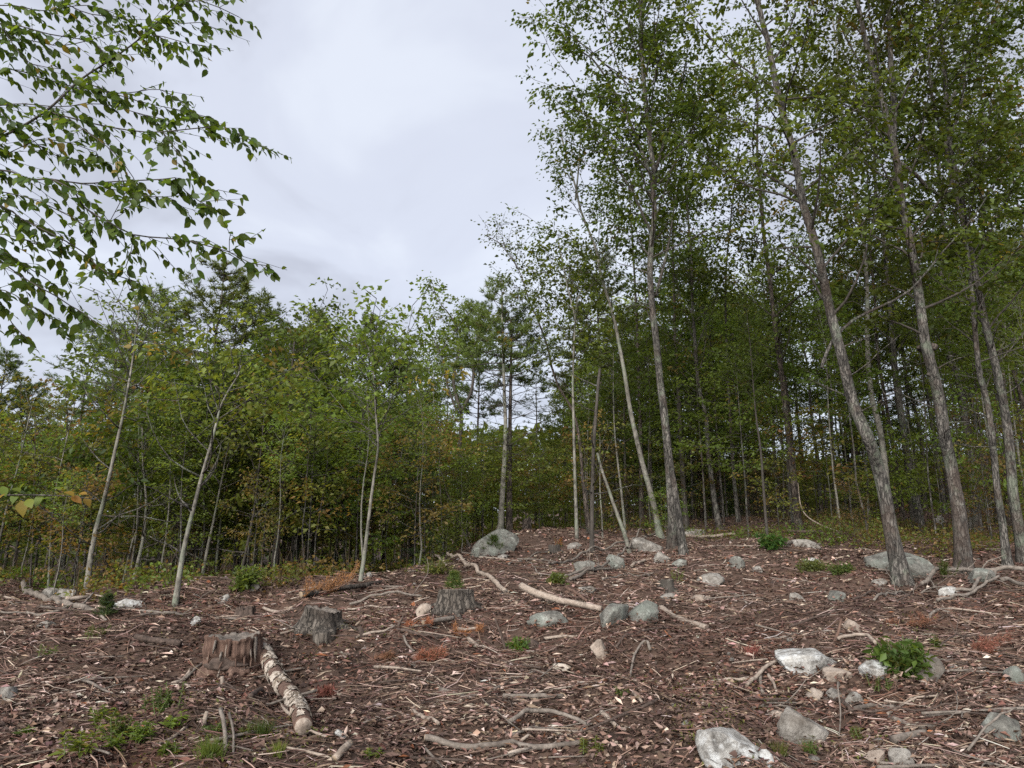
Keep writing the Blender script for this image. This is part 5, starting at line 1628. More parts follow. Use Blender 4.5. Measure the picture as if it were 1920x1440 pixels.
# grey boughs under the big trunks
branch([(1729, 1101), (1773, 1092), (1834, 1086), (1870, 1088), (1925, 1091)], 8, "wood_grey", "long bleached grey bough, topmost of the fallen boughs", w1=1.1, twigs=6, lift=[0.03, 0.08, 0.14, 0.14, 0.12])
branch([(1783, 1121), (1823, 1106), (1843, 1096), (1870, 1087)], 6, "wood_grey", "bleached grey limb rising to join the topmost bough", w1=1.1, twigs=3, lift=[0.02, 0.05, 0.08, 0.13])
branch([(1757, 1133), (1829, 1121), (1875, 1101)], 6, "wood_grey", "lower bleached limb under the white-topped stone", w1=0.9, twigs=4, lift=[0.01, 0.04, 0.1])
branch([(1882, 1099), (1898, 1103), (1925, 1106)], 8, "wood_grey", "bleached branch end cut by the border of the view", w1=0.9, lift=[0.06, 0.05, 0.05])
branch([(1648, 1085), (1707, 1085), (1740, 1103), (1768, 1121)], 4, "wood_grey", "thin grey limb hooked down from the leaning trunk's foot", twigs=3, lift=[0.05, 0.06, 0.04, 0.02])
branch([(1640, 1134), (1690, 1122), (1740, 1113), (1775, 1110)], 5, "wood_grey", "brushy grey branch in the heap of fine boughs", twigs=9, lift=[0.02, 0.05, 0.05, 0.05])
branch([(1600, 1128), (1650, 1122), (1700, 1110), (1745, 1104)], 4, "wood_dark", "dark brushy branch in the heap of fine boughs", twigs=9, lift=[0.02, 0.05, 0.07, 0.05])
branch([(1500, 1108), (1560, 1120), (1610, 1118), (1660, 1130)], 3, "wood_dark", "thin dark wavy twig on the open upper slope", twigs=5)
branch([(1730, 1169), (1800, 1168), (1870, 1168), (1925, 1166)], 4, "wood_dark", "straight thin dark stick running out of the view", twigs=2)
branch([(1738, 1167), (1752, 1155), (1762, 1148)], 7, "wood_grey", "stubby grey stick above the leafy bush", w1=0.8)
# clearing rim on the other side
branch([(40, 1113), (78, 1126), (111, 1137), (144, 1143), (178, 1149)], 10, "wood_grey", "thick brown branch sloping to the small dark fir seedling", w1=0.8, cut="wood_cut", lift=[0.05, 0.04, 0.03, 0.02, 0.0])
branch([(50, 1157), (83, 1151), (119, 1150), (150, 1143), (172, 1133)], 6, "wood_grey", "thinner branch crossing the thick brown one", w1=0.7, lift=[0, 0.02, 0.03, 0.06, 0.12])
branch([(122, 1138), (150, 1132), (163, 1135)], 9, "wood_pale", "short pale branch piece behind the crossed branches", w1=0.7, lift=[0.05, 0.05, 0.05])
branch([(0, 1121), (20, 1125), (30, 1129)], 5, "wood_pale", "pale stick by the border under the far stones", w1=0.7)
branch([(0, 1152), (30, 1150), (56, 1152)], 4, "wood_grey", "thin grey stick by the border below the thick branch", w1=0.7)
branch([(215, 1146), (250, 1148), (290, 1150), (330, 1156)], 7, "wood_grey", "low grey branch behind the fir seedling's pale rock", twigs=5, w1=0.6)
branch([(262, 1157), (300, 1158), (345, 1156)], 6, "wood_grey", "second grey branch under the low one", twigs=4, w1=0.6)
branch([(254, 1203), (292, 1208), (336, 1219)], 11, "wood_dark", "dark stout branch pointing at the rotten stump", w1=1.1, cut="wood_dark")
branch([(189, 1170), (217, 1169), (250, 1169)], 5, "wood_grey", "straight brown stick in the middle of bare mulch", w1=0.8)
branch([(-4, 1272), (31, 1271), (64, 1256)], 4, "wood_dark", "dark bent stick entering at the border, upper of two", w1=0.5)
branch([(0, 1275), (60, 1271), (111, 1268), (170, 1244)], 4, "wood_dark", "long dark whip of a stick, lower of two", w1=0.4)
branch([(322, 1290), (344, 1276), (358, 1264)], 8, "wood_pale", "pale peeled stick ends below the rotten stump", w1=0.8)
branch([(344, 1282), (364, 1264), (381, 1249)], 6, "wood_grey", "grey peeled stick beside the pale stick ends", w1=0.8)
branch([(312, 1296), (335, 1293), (356, 1291)], 7, "wood_pale", "flat split piece lying level below the rotten stump", w1=0.7)
branch([(286, 1405), (319, 1393), (352, 1372)], 7, "wood_pale", "pale stick among the bright green plants", w1=0.8)
branch([(410, 1380), (416, 1400), (421, 1420)], 8, "wood_grey", "grey stick sticking out by the grass tuft", w1=0.9, lift=[0.12, 0.06, 0.0])
branch([(428, 1376), (434, 1400), (438, 1425)], 5, "wood_grey", "thin grey stick by the grass tuft", w1=0.8, lift=[0.08, 0.05, 0.0])
branch([(624, 1444), (640, 1430), (654, 1418)], 15, "wood_pale", "short pale sawn log end poking up at the bottom border", L_, Bn, w1=0.95, cut="wood_cut", lift=[0, 0.02, 0.05])
branch([(669, 1201), (691, 1196), (724, 1194), (741, 1187)], 5, "wood_pale", "pale forked twig by the dark upright splinter", w1=0.7, lift=[0, 0.02, 0.03, 0.05])
branch([(741, 1187), (769, 1190), (799, 1196), (830, 1201)], 7, "wood_dark", "dark stick in the hollow below the sawn stump", w1=0.7, twigs=2)
branch([(794, 1182), (822, 1176), (850, 1168)], 9, "wood_grey", "short straight dark-barked log below the sawn stump", L_, Bn, w1=0.95, cut="wood_cut", lift=[0.03, 0.03, 0.03])
branch([(655, 1134), (716, 1132), (758, 1119), (790, 1127)], 5, "wood_grey", "thin bowed branch between the two grey stumps", w1=0.7, twigs=2, lift=[0.02, 0.03, 0.07, 0.02])
branch([(640, 1146), (700, 1144), (765, 1144)], 4, "wood_pale", "pale straight stick under the bowed branch", w1=0.7)
branch([(494, 1148), (516, 1149), (548, 1146)], 6, "wood_pale", "white birch stick beside the flared stump", w1=0.9)
branch([(530, 1185), (552, 1182), (575, 1179)], 5, "wood_pale", "pale splinter of wood before the flared stump", w1=0.7)
branch([(525, 1193), (560, 1186), (590, 1180)], 4, "wood_pale", "second pale splinter before the flared stump", w1=0.7)
branch([(876, 1206), (895, 1214), (910, 1222)], 8, "wood_pale", "pale rotten stick with white patches mid-slope", w1=0.7)
branch([(853, 1186), (872, 1186), (898, 1184)], 8, "wood_pale", "torn yellowish wood piece by the orange needles", w1=0.5)
branch([(925, 1300), (945, 1290), (965, 1280), (1005, 1265)], 6, "wood_grey", "grey stick rising up the middle of the slope", w1=0.7)
branch([(755, 1210), (762, 1222), (775, 1230)], 5, "wood_grey", "curled grey root sticking up mid-slope", lift=[0.06, 0.03, 0.02])
branch([(775, 1342), (795, 1355), (822, 1370)], 8, "wood_pale", "pale half-buried stick above the long thick bough", w1=0.8)
branch([(682, 1364), (710, 1356), (742, 1348)], 4, "wood_grey", "thin stick alone on the dark mulch", w1=0.7)
branch([(468, 1308), (495, 1306), (517, 1303)], 10, "wood_dark", "black charred-looking piece against the birch log", w1=0.9)
# poles lying on the mound
branch([(1029, 1067), (1077, 1050), (1127, 1039), (1171, 1028), (1212, 1018)], 5, "wood_grey", "long thin fallen pole, lower of the crossing pair", w1=0.9, lift=[0.03, 0.06, 0.08, 0.1, 0.1])
branch([(1060, 1097), (1127, 1062), (1168, 1041), (1210, 1018), (1263, 992)], 5, "wood_grey", "long thin fallen pole leaning up to the doubled trunk", w1=0.9, twigs=4, lift=[0.03, 0.1, 0.16, 0.2, 0.25])
branch([(955, 1062), (988, 1051), (1043, 1036)], 4, "wood_grey", "thin straight pole on the slope below the snag", w1=0.8)
branch([(972, 1054), (1000, 1068), (1015, 1078), (1013, 1090)], 3, "wood_grey", "hooked twig hanging below the thin straight pole", twigs=2)
branch([(1070, 1090), (1105, 1083), (1150, 1070)], 7, "wood_grey", "grey limb under the crossing poles", w1=0.6, twigs=5, lift=[0.02, 0.03, 0.04])
branch([(1130, 1086), (1170, 1088), (1215, 1078)], 4, "wood_grey", "thin wavy stick on the reddish needle patch", w1=0.6, twigs=2)
branch([(1184, 1066), (1205, 1058), (1220, 1050)], 6, "wood_pale", "pale stick leading up to the mound", w1=0.6)
branch([(1218, 1068), (1240, 1063), (1262, 1056)], 7, "wood_red", "reddish stick at the foot of the mound", w1=0.7)
branch([(1288, 1008), (1330, 1007), (1378, 1007)], 6, "wood_pale", "straight pale log level behind the doubled trunk", L_, Bn, w1=0.9)
branch([(1319, 1066), (1345, 1061), (1362, 1056)], 4, "wood_pale", "little pale stick near the upright greenish stone", w1=0.7)
branch([(1060, 1105), (1078, 1118), (1100, 1131)], 7, "wood_red", "rusty stick with yellow torn wood above the pinkish log", w1=0.8)
branch([(1478, 1012), (1510, 1006), (1545, 1010)], 6, "wood_dark", "dark old log in the pile below the dark upright trunk", L_, Bn, w1=0.8, cut="wood_grey", lift=[0.12, 0.12, 0.12])
branch([(1474, 1022), (1505, 1024), (1538, 1018)], 7, "wood_grey", "grey old log at the bottom of the pile", L_, Bn, w1=0.8, cut="wood_dark", lift=[0.03, 0.03, 0.03])
branch([(1684, 990), (1705, 975), (1740, 968)], 5, "wood_dark", "dark fallen stick in the scrub behind the leaning trunk", w1=0.7, lift=[0.05, 0.1, 0.2])
branch([(1440, 1202), (1458, 1199), (1478, 1196)], 5, "wood_grey", "forked grey stick above the flat white-streaked rock", twigs=4, w1=0.8)
branch([(1482, 1184), (1532, 1172), (1571, 1168)], 4, "wood_dark", "thin bowed stick reaching the reddish stake", w1=0.8, lift=[0.02, 0.06, 0.1])
branch([(1573, 1210), (1607, 1208), (1630, 1210), (1645, 1218)], 6, "wood_pale", "bowed stick with a black burnt end by the reddish stake", w1=1.1, lift=[0.03, 0.05, 0.05, 0.02])
branch([(1765, 1235), (1795, 1222), (1840, 1212), (1875, 1208)], 3, "wood_dark", "thin arching twig behind the tilted grey rock", twigs=6, lift=[0.08, 0.1, 0.1, 0.05])
branch([(1700, 1290), (1740, 1272), (1790, 1262)], 3, "wood_grey", "thin twig reaching over the tilted grey rock", twigs=3, lift=[0.06, 0.12, 0.08])


def upright(pts, w, mat, label, Y=None, w1=0.6, name="stake", cat="stick"):
    g = G(*pts[0])
    Yb = g[1]
    Q = np.array([g - [0, 0, 0.04]] + [P(px, py, Yb) for px, py in pts[1:]])
    r = w * depth_px(g) / 2
    sp, sr = smooth_path(Q, np.linspace(r, r * w1, len(Q)), 0.03)
    mb = MB()
    tube(mb, sp, sr, 8, rough=0.12, seed=int(pts[0][0]) % 40)
    o = link(name, mb.mesh(name, M[mat], True, g), None, [float(a) for a in g])
    tag(o, label, cat)


upright([(1562, 1212), (1566, 1200), (1571, 1187), (1578, 1160)], 8, "wood_red", "reddish upright stake behind the flat white-streaked rock")
upright([(381, 1362), (385, 1345), (388, 1334)], 10, "wood_pale", "pale stake poking up among green plants", w1=0.7)
upright([(953, 1228), (945, 1208), (938, 1186), (928, 1160)], 6, "wood_dark", "dark crooked upright branch by the root clump")
upright([(681, 1196), (678, 1185), (673, 1174)], 10, "wood_dark", "dark upright splinter between the stumps", w1=0.8)
upright([(744, 1182), (749, 1168), (756, 1156)], 8, "wood_dark", "dark pointed stub leaning by the pale root chunk", w1=0.4)
upright([(418, 1288), (417, 1280), (416, 1268)], 9, "wood_pale", "short pale stub standing before the rotten stump", w1=0.8)
upright([(876, 1172), (875, 1165), (874, 1158)], 4, "wood_dark", "tiny dark stub behind the torn yellowish wood")
# bent sapling over the log pile
q = [P(1496, 905, 17.0), P(1502, 950, 16.9), P(1518, 972, 16.8), P(1551, 989, 16.5), P(1587, 1001, 16.2)]
sp, sr = smooth_path(np.array(q), np.array([0.008, 0.012, 0.015, 0.017, 0.02]), 0.1)
sp[:, 2] = np.maximum(sp[:, 2], terrain(sp[:, 0], sp[:, 1]) + 0.02)
mb = MB()
tube(mb, sp, sr, 6)
tag(link("bent_sapling", mb.mesh("bent_sapling", M["wood_pale"], True, sp[-1]), None, [float(a) for a in sp[-1]]), "whip-thin pale sapling bent down in a curve by the dark trunk", "sapling")

# root chunk and rotten lumps
rock(774, 1126, 803, 1160, "wood_pale", "pale gnarled root chunk beside the sawn stump", 201, 0.8, 0.2, name="root_chunk", cat="root", planes=5)
rock(1026, 1244, 1072, 1262, "rotten_birch", "white lump of rotten birch wood mid-slope", 202, 0.5, 0, name="wood_lump", cat="wood", planes=5)
rock(1108, 1206, 1142, 1242, "wood_pale", "pale decayed wood heap below the mossy boulder", 203, 0.8, 0, name="wood_lump", cat="wood", planes=5)
rock(626, 1366, 648, 1386, "rock_white", "tiny bright white stone on the dark mulch", 204, 0.8, 0)
rock(985, 1196, 1020, 1222, "wood_dark", "dark earthy root clump with sprouts beside it", 205, 0.8, 0, name="root_clump", cat="root", planes=3)

# loose sticks, each its own object
_st = []
for q in range(12):
    rg = np.random.default_rng(400 + q)
    L = 1.0
    pt = limb_path(rg, (-0.5, 0, 0), (1, 0, 0), L, 8, 0.0, 0.06)
    pt[:, 2] *= 0.4
    pt -= pt.mean(0)
    mb = MB()
    tube(mb, pt, np.linspace(0.018, 0.009, len(pt)) * rg.uniform(0.5, 1.3), 6, rough=0.1, seed=q)
    if q % 3 == 0:
        tube(mb, limb_path(rg, pt[5], norm(pt[6] - pt[5] + [0, 0.8, 0.05]), 0.3, 4, 0, 0.15), np.linspace(0.011, 0.005, 5), 5)
    _st.append(mb.mesh("stick", M[["wood_grey", "wood_dark", "wood_dark", "wood_grey", "wood_pale", "wood_dark"][q % 6]], True))
for q in range(240):
    d = math.exp(rb.uniform(math.log(4.1), math.log(16)))
    u = rb.uniform(-0.74, 0.74)
    x, y = u * d, d
    if y > float(np.interp(x, CX, CY)) + 1:
        continue
    s = rb.uniform(0.18, 0.62) * (1.0 if d < 8 else 1.3)
    o = link("stick", _st[q % 12], None, (x, y, float(terrain(x, y)) + 0.03))
    o.scale = (s, s, s)
    o.rotation_euler = (rb.uniform(-0.1, 0.1), rb.uniform(-0.15, 0.15), rb.uniform(-0.7, 0.7) + (3.14 if rb.random() < 0.5 else 0) + (rb.uniform(-1.5, 1.5) if rb.random() < 0.3 else 0))
    # lie along the slope
    a = o.rotation_euler.z
    o.rotation_euler.y -= math.atan(SLOPE) * math.sin(a)
    tag(o, "loose broken stick lying among the wood chips", "stick", "loose sticks strewn over the cleared slope")

# ------------------------------------------------------------------ small plants
rq = np.random.default_rng(91)


def small_plant(x0, y0, x1, y1, label, pal, kind="herb", n=None, name="plant", cat="plant", leaf=0.05, Y=None, group=None, mat="leaf", stem_col=(0.07, 0.09, 0.03), seed=None):
    cx = (x0 + x1) / 2
    rg = np.random.default_rng(seed or int(x0 * 3 + y0))
    g = G(cx, y1) if Y is None else None
    if g is None:
        p = P(cx, y1, Y or 17.5)
        g = np.array([p[0], p[1], float(terrain(p[0], p[1]))])
    s = depth_px(g)
    W, H = (x1 - x0) * s, (y1 - y0) * s
    B = g + [0, W * 0.3, 0]
    B[2] = float(terrain(B[0], B[1]))
    t = thing(name, label, cat, B, group)
    ms, ml = MB(), MB()
    if kind == "grass":
        m = n or 160
        b = np.stack([rg.normal(0, W * 0.2, m), rg.normal(0, W * 0.2, m), np.zeros(m)], -1)
        d = np.stack([rg.normal(0, 0.45, m), rg.normal(0, 0.45, m), np.ones(m)], -1)
        blades(ml, b, d, H * rg.uniform(0.6, 1.25, m), 0.005, pal_col(rg, pal, m))
        link("blades", ml.mesh("blades", M[mat]), t)
        return t
    if kind == "bush":
        k = n or 26
        d = norm(np.stack([rg.normal(0, 0.7, k), rg.normal(0, 0.5, k), rg.uniform(0.5, 1.2, k)], -1))
        L = rg.uniform(0.5, 1.0, k)
        e = d * L[:, None] * np.array([W * 0.52, W * 0.4, H * 1.0]) / np.maximum(np.abs(d).max(1, keepdims=True), 0.3)
        b = np.zeros((k, 3)) + rg.normal(0, 0.02, (k, 3)) * [1, 1, 0]
        sticks(ms, b, e, 0.005, 0.003, np.array(stem_col))
        D = norm(e - b)
        Ls = np.linalg.norm(e - b, axis=1)
        spray_leaves(ml, rg, b, D, Ls, 16, leaf, pal, 0.35, 0.55, leaf * 0.6)
    elif kind == "fir":
        k = n or 30
        z = rg.uniform(0.05, 1, k)
        a = rg.uniform(0, 6.28, k)
        L = W * 0.5 * (1.15 - z) + 0.02
        b = np.stack([0 * z, 0 * z, z * H * 0.9], -1)
        D = norm(np.stack([np.cos(a), np.sin(a), 0.25 + 0 * a], -1))
        sticks(ms, np.zeros((1, 3)), np.array([[0, 0, H]]), 0.008, 0.003, np.array(stem_col))
        sticks(ms, b, b + D * L[:, None], 0.004, 0.002, np.array(stem_col))
        m = 26
        tt = rg.uniform(0.1, 1.05, (k, m))
        pos = (b[:, None] + D[:, None] * (L[:, None] * tt)[..., None]).reshape(-1, 3)
        bd = np.repeat(D, m, axis=0) * 0.6 + rg.normal(0, 0.6, (k * m, 3)) + [0, 0, 0.2]
        blades(ml, pos, bd, leaf * rg.uniform(0.7, 1.2, k * m), 0.007, pal_col(rg, pal, k * m))
    else:   # herb: upright leafy stems
        k = n or 7
        b = np.stack([rg.normal(0, W * 0.25, k), rg.normal(0, W * 0.25, k), np.zeros(k)], -1)
        d = np.stack([rg.normal(0, 0.22, k), rg.normal(0, 0.22, k), np.ones(k)], -1)
        L = H * rg.uniform(0.55, 1.0, k)
        e = b + norm(d) * L[:, None]
        sticks(ms, b, e, 0.004, 0.002, np.array(stem_col))
        m = 26
        tt = rg.uniform(0.15, 1.03, (k, m))
        pos = (b[:, None] + (e - b)[:, None] * tt[..., None]).reshape(-1, 3)
        a = rg.uniform(0, 6.28, k * m)
        ax = np.stack([np.cos(a), np.sin(a), rg.uniform(-0.1, 0.7, k * m)], -1)
        sz = leaf * 0.55 * rg.uniform(0.6, 1.2, k * m) * (1.25 - 0.6 * tt.ravel())
        rhombs(ml, pos, ax, rg.normal(0, 0.35, (k * m, 3)) + [0, 0, 1], sz, sz * 0.34, 0.15, pal_col(rg, pal, k * m), 0.2)
    link("stems", ms.mesh("stems", M["litter"]), t)
    link("foliage", ml.mesh("foliage", M[mat]), t)
    return t


BRIGHT = dict(a=(0.075, 0.115, 0.024), b=(0.135, 0.18, 0.04), odd=(0.22, 0.2, 0.06), odd_p=0.06)
MID = dict(a=(0.045, 0.075, 0.02), b=(0.085, 0.115, 0.03), odd=(0.16, 0.14, 0.04), odd_p=0.06)
MOSS = dict(a=(0.07, 0.09, 0.025), b=(0.13, 0.15, 0.04), odd=(0.12, 0.09, 0.04), odd_p=0.15)
BUSH = dict(a=(0.035, 0.075, 0.018), b=(0.08, 0.14, 0.03), odd=(0.15, 0.15, 0.05), odd_p=0.08)
small_plant(1664, 1196, 1750, 1278, "leafy dark green bush growing between the rocks", BUSH, "bush", 46, "shrub", "shrub", 0.065)
small_plant(1752, 1190, 1768, 1226, "narrow-leaved upright sprout beside the leafy bush", MID, "herb", 4, leaf=0.1)
small_plant(1430, 998, 1476, 1035, "dark green rounded shrub at the top of the slope", BUSH, "bush", 40, "shrub", "shrub", 0.07)
small_plant(176, 1124, 208, 1166, "small dark fir seedling beside the pale rock", PINED, "fir", 60, "fir_seedling", "fir seedling", 0.05)
small_plant(898, 1006, 946, 1042, "yellow-green fir seedling before the large boulder", MID, "fir", 70, "fir_seedling", "fir seedling", 0.07)
small_plant(838, 1074, 864, 1108, "bright little pine seedling behind the sawn stump", MID, "fir", 50, "fir_seedling", "fir seedling", 0.06)
small_plant(1030, 1074, 1060, 1101, "yellowish low shrub under the fallen poles", MOSS, "bush", 30, "shrub", "shrub", 0.04)
small_plant(1258, 1064, 1282, 1094, "thin yellowish sprout behind the little dark stump", MOSS, "herb", 6, leaf=0.06)
small_plant(956, 1200, 990, 1228, "dark green sprouts on the earthy root clump", BUSH, "bush", 22, "shrub", "shrub", 0.04)
small_plant(118, 1366, 162, 1430, "bright fern-like plant, tallest of the green patch", BRIGHT, "herb", 4, leaf=0.11)
small_plant(163, 1334, 190, 1366, "small bright plant above the fern-like one", BRIGHT, "herb", 4, leaf=0.09)
small_plant(195, 1345, 232, 1395, "bushy mid-green plant in the middle of the green patch", MID, "herb", 9, leaf=0.08)
small_plant(242, 1355, 272, 1400, "yellow-green leafy plant by the pale stick", BRIGHT, "herb", 6, leaf=0.09)
small_plant(274, 1286, 324, 1346, "tall feathery plant below the rotten stump", MID, "herb", 14, leaf=0.06)
small_plant(306, 1340, 334, 1372, "single bright sprig of broad leaves", BRIGHT, "herb", 3, leaf=0.1)
small_plant(196, 1380, 220, 1412, "low bright sprig beside the fern-like plant", BRIGHT, "herb", 4, leaf=0.08)
small_plant(290, 1398, 330, 1425, "low sprawling bright plant over a stick", BRIGHT, "herb", 6, leaf=0.07)
small_plant(32, 1365, 58, 1385, "lone yellow sprig on the bare mulch", BRIGHT, "herb", 4, leaf=0.08)
small_plant(366, 1396, 412, 1436, "bright green grass tuft near the grey sticks", BRIGHT, "grass", 260, "grass_tuft", "grass")
small_plant(505, 1398, 532, 1428, "small bright grass tuft below the birch log", BRIGHT, "grass", 130, "grass_tuft", "grass")
small_plant(470, 1350, 505, 1390, "dull grass tuft beside the birch log", MID, "grass", 170, "grass_tuft", "grass")
small_plant(380, 1352, 412, 1385, "weedy green clump at the pale stake", MID, "herb", 8, leaf=0.06)
small_plant(432, 1362, 470, 1392, "greyish weedy clump between grass tufts", MOSS, "herb", 8, leaf=0.05)
small_plant(1508, 1394, 1536, 1420, "green tuft at the foot of the big peaked rock", MID, "grass", 150, "grass_tuft", "grass")
small_plant(1448, 1396, 1482, 1424, "dull green tuft beside the white border stone", MOSS, "grass", 120, "grass_tuft", "grass")
small_plant(1602, 1362, 1628, 1394, "thin yellow-green sprig beside the peaked rock", MOSS, "herb", 4, leaf=0.06)
small_plant(1638, 1278, 1676, 1306, "pale small-leaved sprig below the leafy bush", MOSS, "herb", 7, leaf=0.05)
small_plant(1094, 1394, 1122, 1424, "yellowish sprig near the long thick bough", MOSS, "herb", 4, leaf=0.07)
small_plant(1152, 1288, 1176, 1306, "small green sprig by the curved grey stick", MID, "herb", 5, leaf=0.05)
small_plant(682, 1408, 708, 1428, "low green sprig by the sawn log end", BRIGHT, "herb", 4, leaf=0.06)
small_plant(145, 1176, 196, 1208, "low yellow-green sprigs on the mulch by the crossed branches", MOSS, "herb", 7, leaf=0.06)
small_plant(52, 1212, 94, 1236, "yellowish sprigs at the bare mulch's edge", BRIGHT, "herb", 4, leaf=0.05)
small_plant(1034, 1010, 1060, 1030, "red-leaved sprig beside the dark low stump", dict(a=(0.25, 0.05, 0.03), b=(0.35, 0.09, 0.04), odd=(0.1, 0.1, 0.03), odd_p=0.1), "herb", 8, leaf=0.06)
small_plant(430, 1060, 480, 1112, "dark leafy bush at the rim behind the lone stone", DARK, "bush", 40, "shrub", "shrub", 0.06)
small_plant(785, 1046, 850, 1084, "low mossy shrub at the curved branch's root", MOSS, "bush", 36, "shrub", "shrub", 0.04)
small_plant(1500, 1050, 1560, 1076, "low moss-green scrub on the slope by the white stone", MOSS, "bush", 50, "shrub", "shrub", 0.04)
small_plant(1560, 1052, 1604, 1078, "dark moss-green scrub next to the lighter scrub", MID, "bush", 40, "shrub", "shrub", 0.04)
small_plant(1765, 1040, 1800, 1084, "green fern clump between boulder and wounded trunk", MID, "herb", 14, leaf=0.09)


def dead_bough(x0, y0, x1, y1, label, n=14, flat=0.5, pal=ORANGE, seed=None):
    cx = (x0 + x1) / 2
    rg = np.random.default_rng(seed or int(x0 + y1))
    g = G(cx, y1)
    if g is None:
        p = P(cx, y1, 19)
        g = np.array([p[0], p[1], float(terrain(p[0], p[1]))])
    s = depth_px(g)
    W, H = (x1 - x0) * s, (y1 - y0) * s
    B = g.copy()
    t = thing("dead_bough", label, "dead bough", B)
    ms, ml = MB(), MB()
    main = np.array([[-W * 0.5, 0, 0.03], [-W * 0.15, 0.05, H * 0.2], [W * 0.2, 0.05, H * 0.35], [W * 0.5, 0, H * 0.6]])
    sp, sr = smooth_path(main, np.array([0.012, 0.01, 0.008, 0.004]), 0.05)
    tube(ms, sp, sr, 6)
    f = rg.uniform(0, 1, n)
    b = np.array([along(sp, q) for q in f])
    D = norm(np.stack([rg.uniform(-0.1, 1.0, n), rg.normal(0, 0.6, n), rg.uniform(0.0, 1.2, n) * flat * 2], -1))
    L = rg.uniform(0.35, 0.8, n) * max(H, W * 0.4)
    sticks(ms, b, b + D * L[:, None], 0.005, 0.002)
    m = 60
    tt = rg.uniform(0.05, 1.05, (n, m))
    pos = (b[:, None] + D[:, None] * (L[:, None] * tt)[..., None]).reshape(-1, 3) + rg.normal(0, 0.012, (n * m, 3))
    bd = np.repeat(D, m, axis=0) * 0.7 + rg.normal(0, 0.6, (n * m, 3))
    blades(ml, pos, bd, rg.uniform(0.03, 0.06, n * m), 0.005, pal_col(rg, pal, n * m))
    ml.v = [np.maximum(v, [-99, -99, 0.0]) for v in ml.v]
    link("stem", ms.mesh("stem", M["wood_red"], True), t)
    link("needles", ml.mesh("needles", M["dead_needle"]), t)


dead_bough(570, 1068, 658, 1122, "orange dead conifer bough standing up behind the grey log", 26, 0.6)
dead_bough(778, 1212, 822, 1246, "orange dead needle spray lying mid-slope", 18, 0.2, dict(a=(0.17, 0.07, 0.042), b=(0.25, 0.11, 0.065), odd=(0.12, 0.08, 0.05), odd_p=0.2))
dead_bough(752, 1160, 800, 1182, "orange dead needle spray below the sawn stump", 12, 0.25)
dead_bough(1398, 1216, 1418, 1232, "small orange-brown fern spray on the slope", 7, 0.4, dict(a=(0.13, 0.06, 0.042), b=(0.2, 0.09, 0.062), odd=(0.14, 0.08, 0.05), odd_p=0.2))
dead_bough(1828, 1188, 1876, 1230, "reddish dead needle spray behind the tilted grey rock", 16, 0.3, dict(a=(0.13, 0.06, 0.042), b=(0.2, 0.09, 0.062), odd=(0.14, 0.08, 0.05), odd_p=0.2))
dead_bough(1668, 936, 1704, 966, "red-orange dead bough deep among the trunks", 16, 0.5)
dead_bough(586, 1290, 618, 1312, "reddish needle spray near the birch log", 8, 0.2, dict(a=(0.13, 0.06, 0.042), b=(0.2, 0.09, 0.062), odd=(0.14, 0.08, 0.05), odd_p=0.2))
dead_bough(690, 1225, 730, 1245, "faded red needle spray above the needle spray mid-slope", 8, 0.2, dict(a=(0.13, 0.06, 0.042), b=(0.2, 0.09, 0.062), odd=(0.14, 0.08, 0.05), odd_p=0.2))
dead_bough(850, 1178, 905, 1196, "orange needles around the torn yellowish wood", 10, 0.2)
dead_bough(1640, 1160, 1740, 1180, "flat reddish needle spray above the leafy bush", 14, 0.15, dict(a=(0.13, 0.06, 0.042), b=(0.2, 0.09, 0.062), odd=(0.14, 0.08, 0.05), odd_p=0.2))

# ------------------------------------------------------------------ litter: leaves, chips, twigs nobody could count
rl = np.random.default_rng(64)


def litter_xy(n, dlo, dhi, umax=1.05, thin=0.6, f0=0.8):
    d = np.exp(rl.uniform(math.log(dlo), math.log(dhi), n))
    u = rl.uniform(-umax, umax, n)
    x, y = u * d, d
    # matted in some places, bare soil in others
    q = vnoise(x * f0, y * f0, 91) + 0.6 * vnoise(x * f0 * 2.6, y * f0 * 2.6, 92) + 0.3 * vnoise(x * f0 * 7, y * f0 * 7, 93)
    k = rl.random(n) > thin * np.clip(0.5 + 2.2 * q, 0, 1)
    return x[k], y[k]


PALE = np.array([0.46, 0.36, 0.3])
CH = np.array([[0.3612, 0.2795, 0.2279], [0.2236, 0.1548, 0.1221], [0.1333, 0.0834, 0.0628], [0.0731, 0.0447, 0.0335], [0.0387, 0.0249, 0.0189], [0.1892, 0.0731, 0.0344], [0.1032, 0.0516, 0.0370], [0.3612, 0.3096, 0.2666]])


def litter_cols(m, x, y, w):
    w = np.array(w, float)
    w /= w.sum()
    k = rl.choice(len(CH), m, p=w)
    red = (vnoise(x * 0.55 + 9, y * 0.55, 71) + 0.4 * vnoise(x * 1.7, y * 1.7, 72)) > 0.27
    k = np.where(red & (rl.random(m) < 0.3), 6, k)
    dark = (vnoise(x * 0.9, y * 0.9, 73) + 0.5 * vnoise(x * 2.3, y * 2.3, 74)) > 0.12
    k = np.where(dark & (rl.random(m) < 0.5), 3, k)
    return CH[k] * rl.uniform(0.75, 1.25, (m, 1)) * (1 + rl.normal(0, 0.05, (m, 3)))


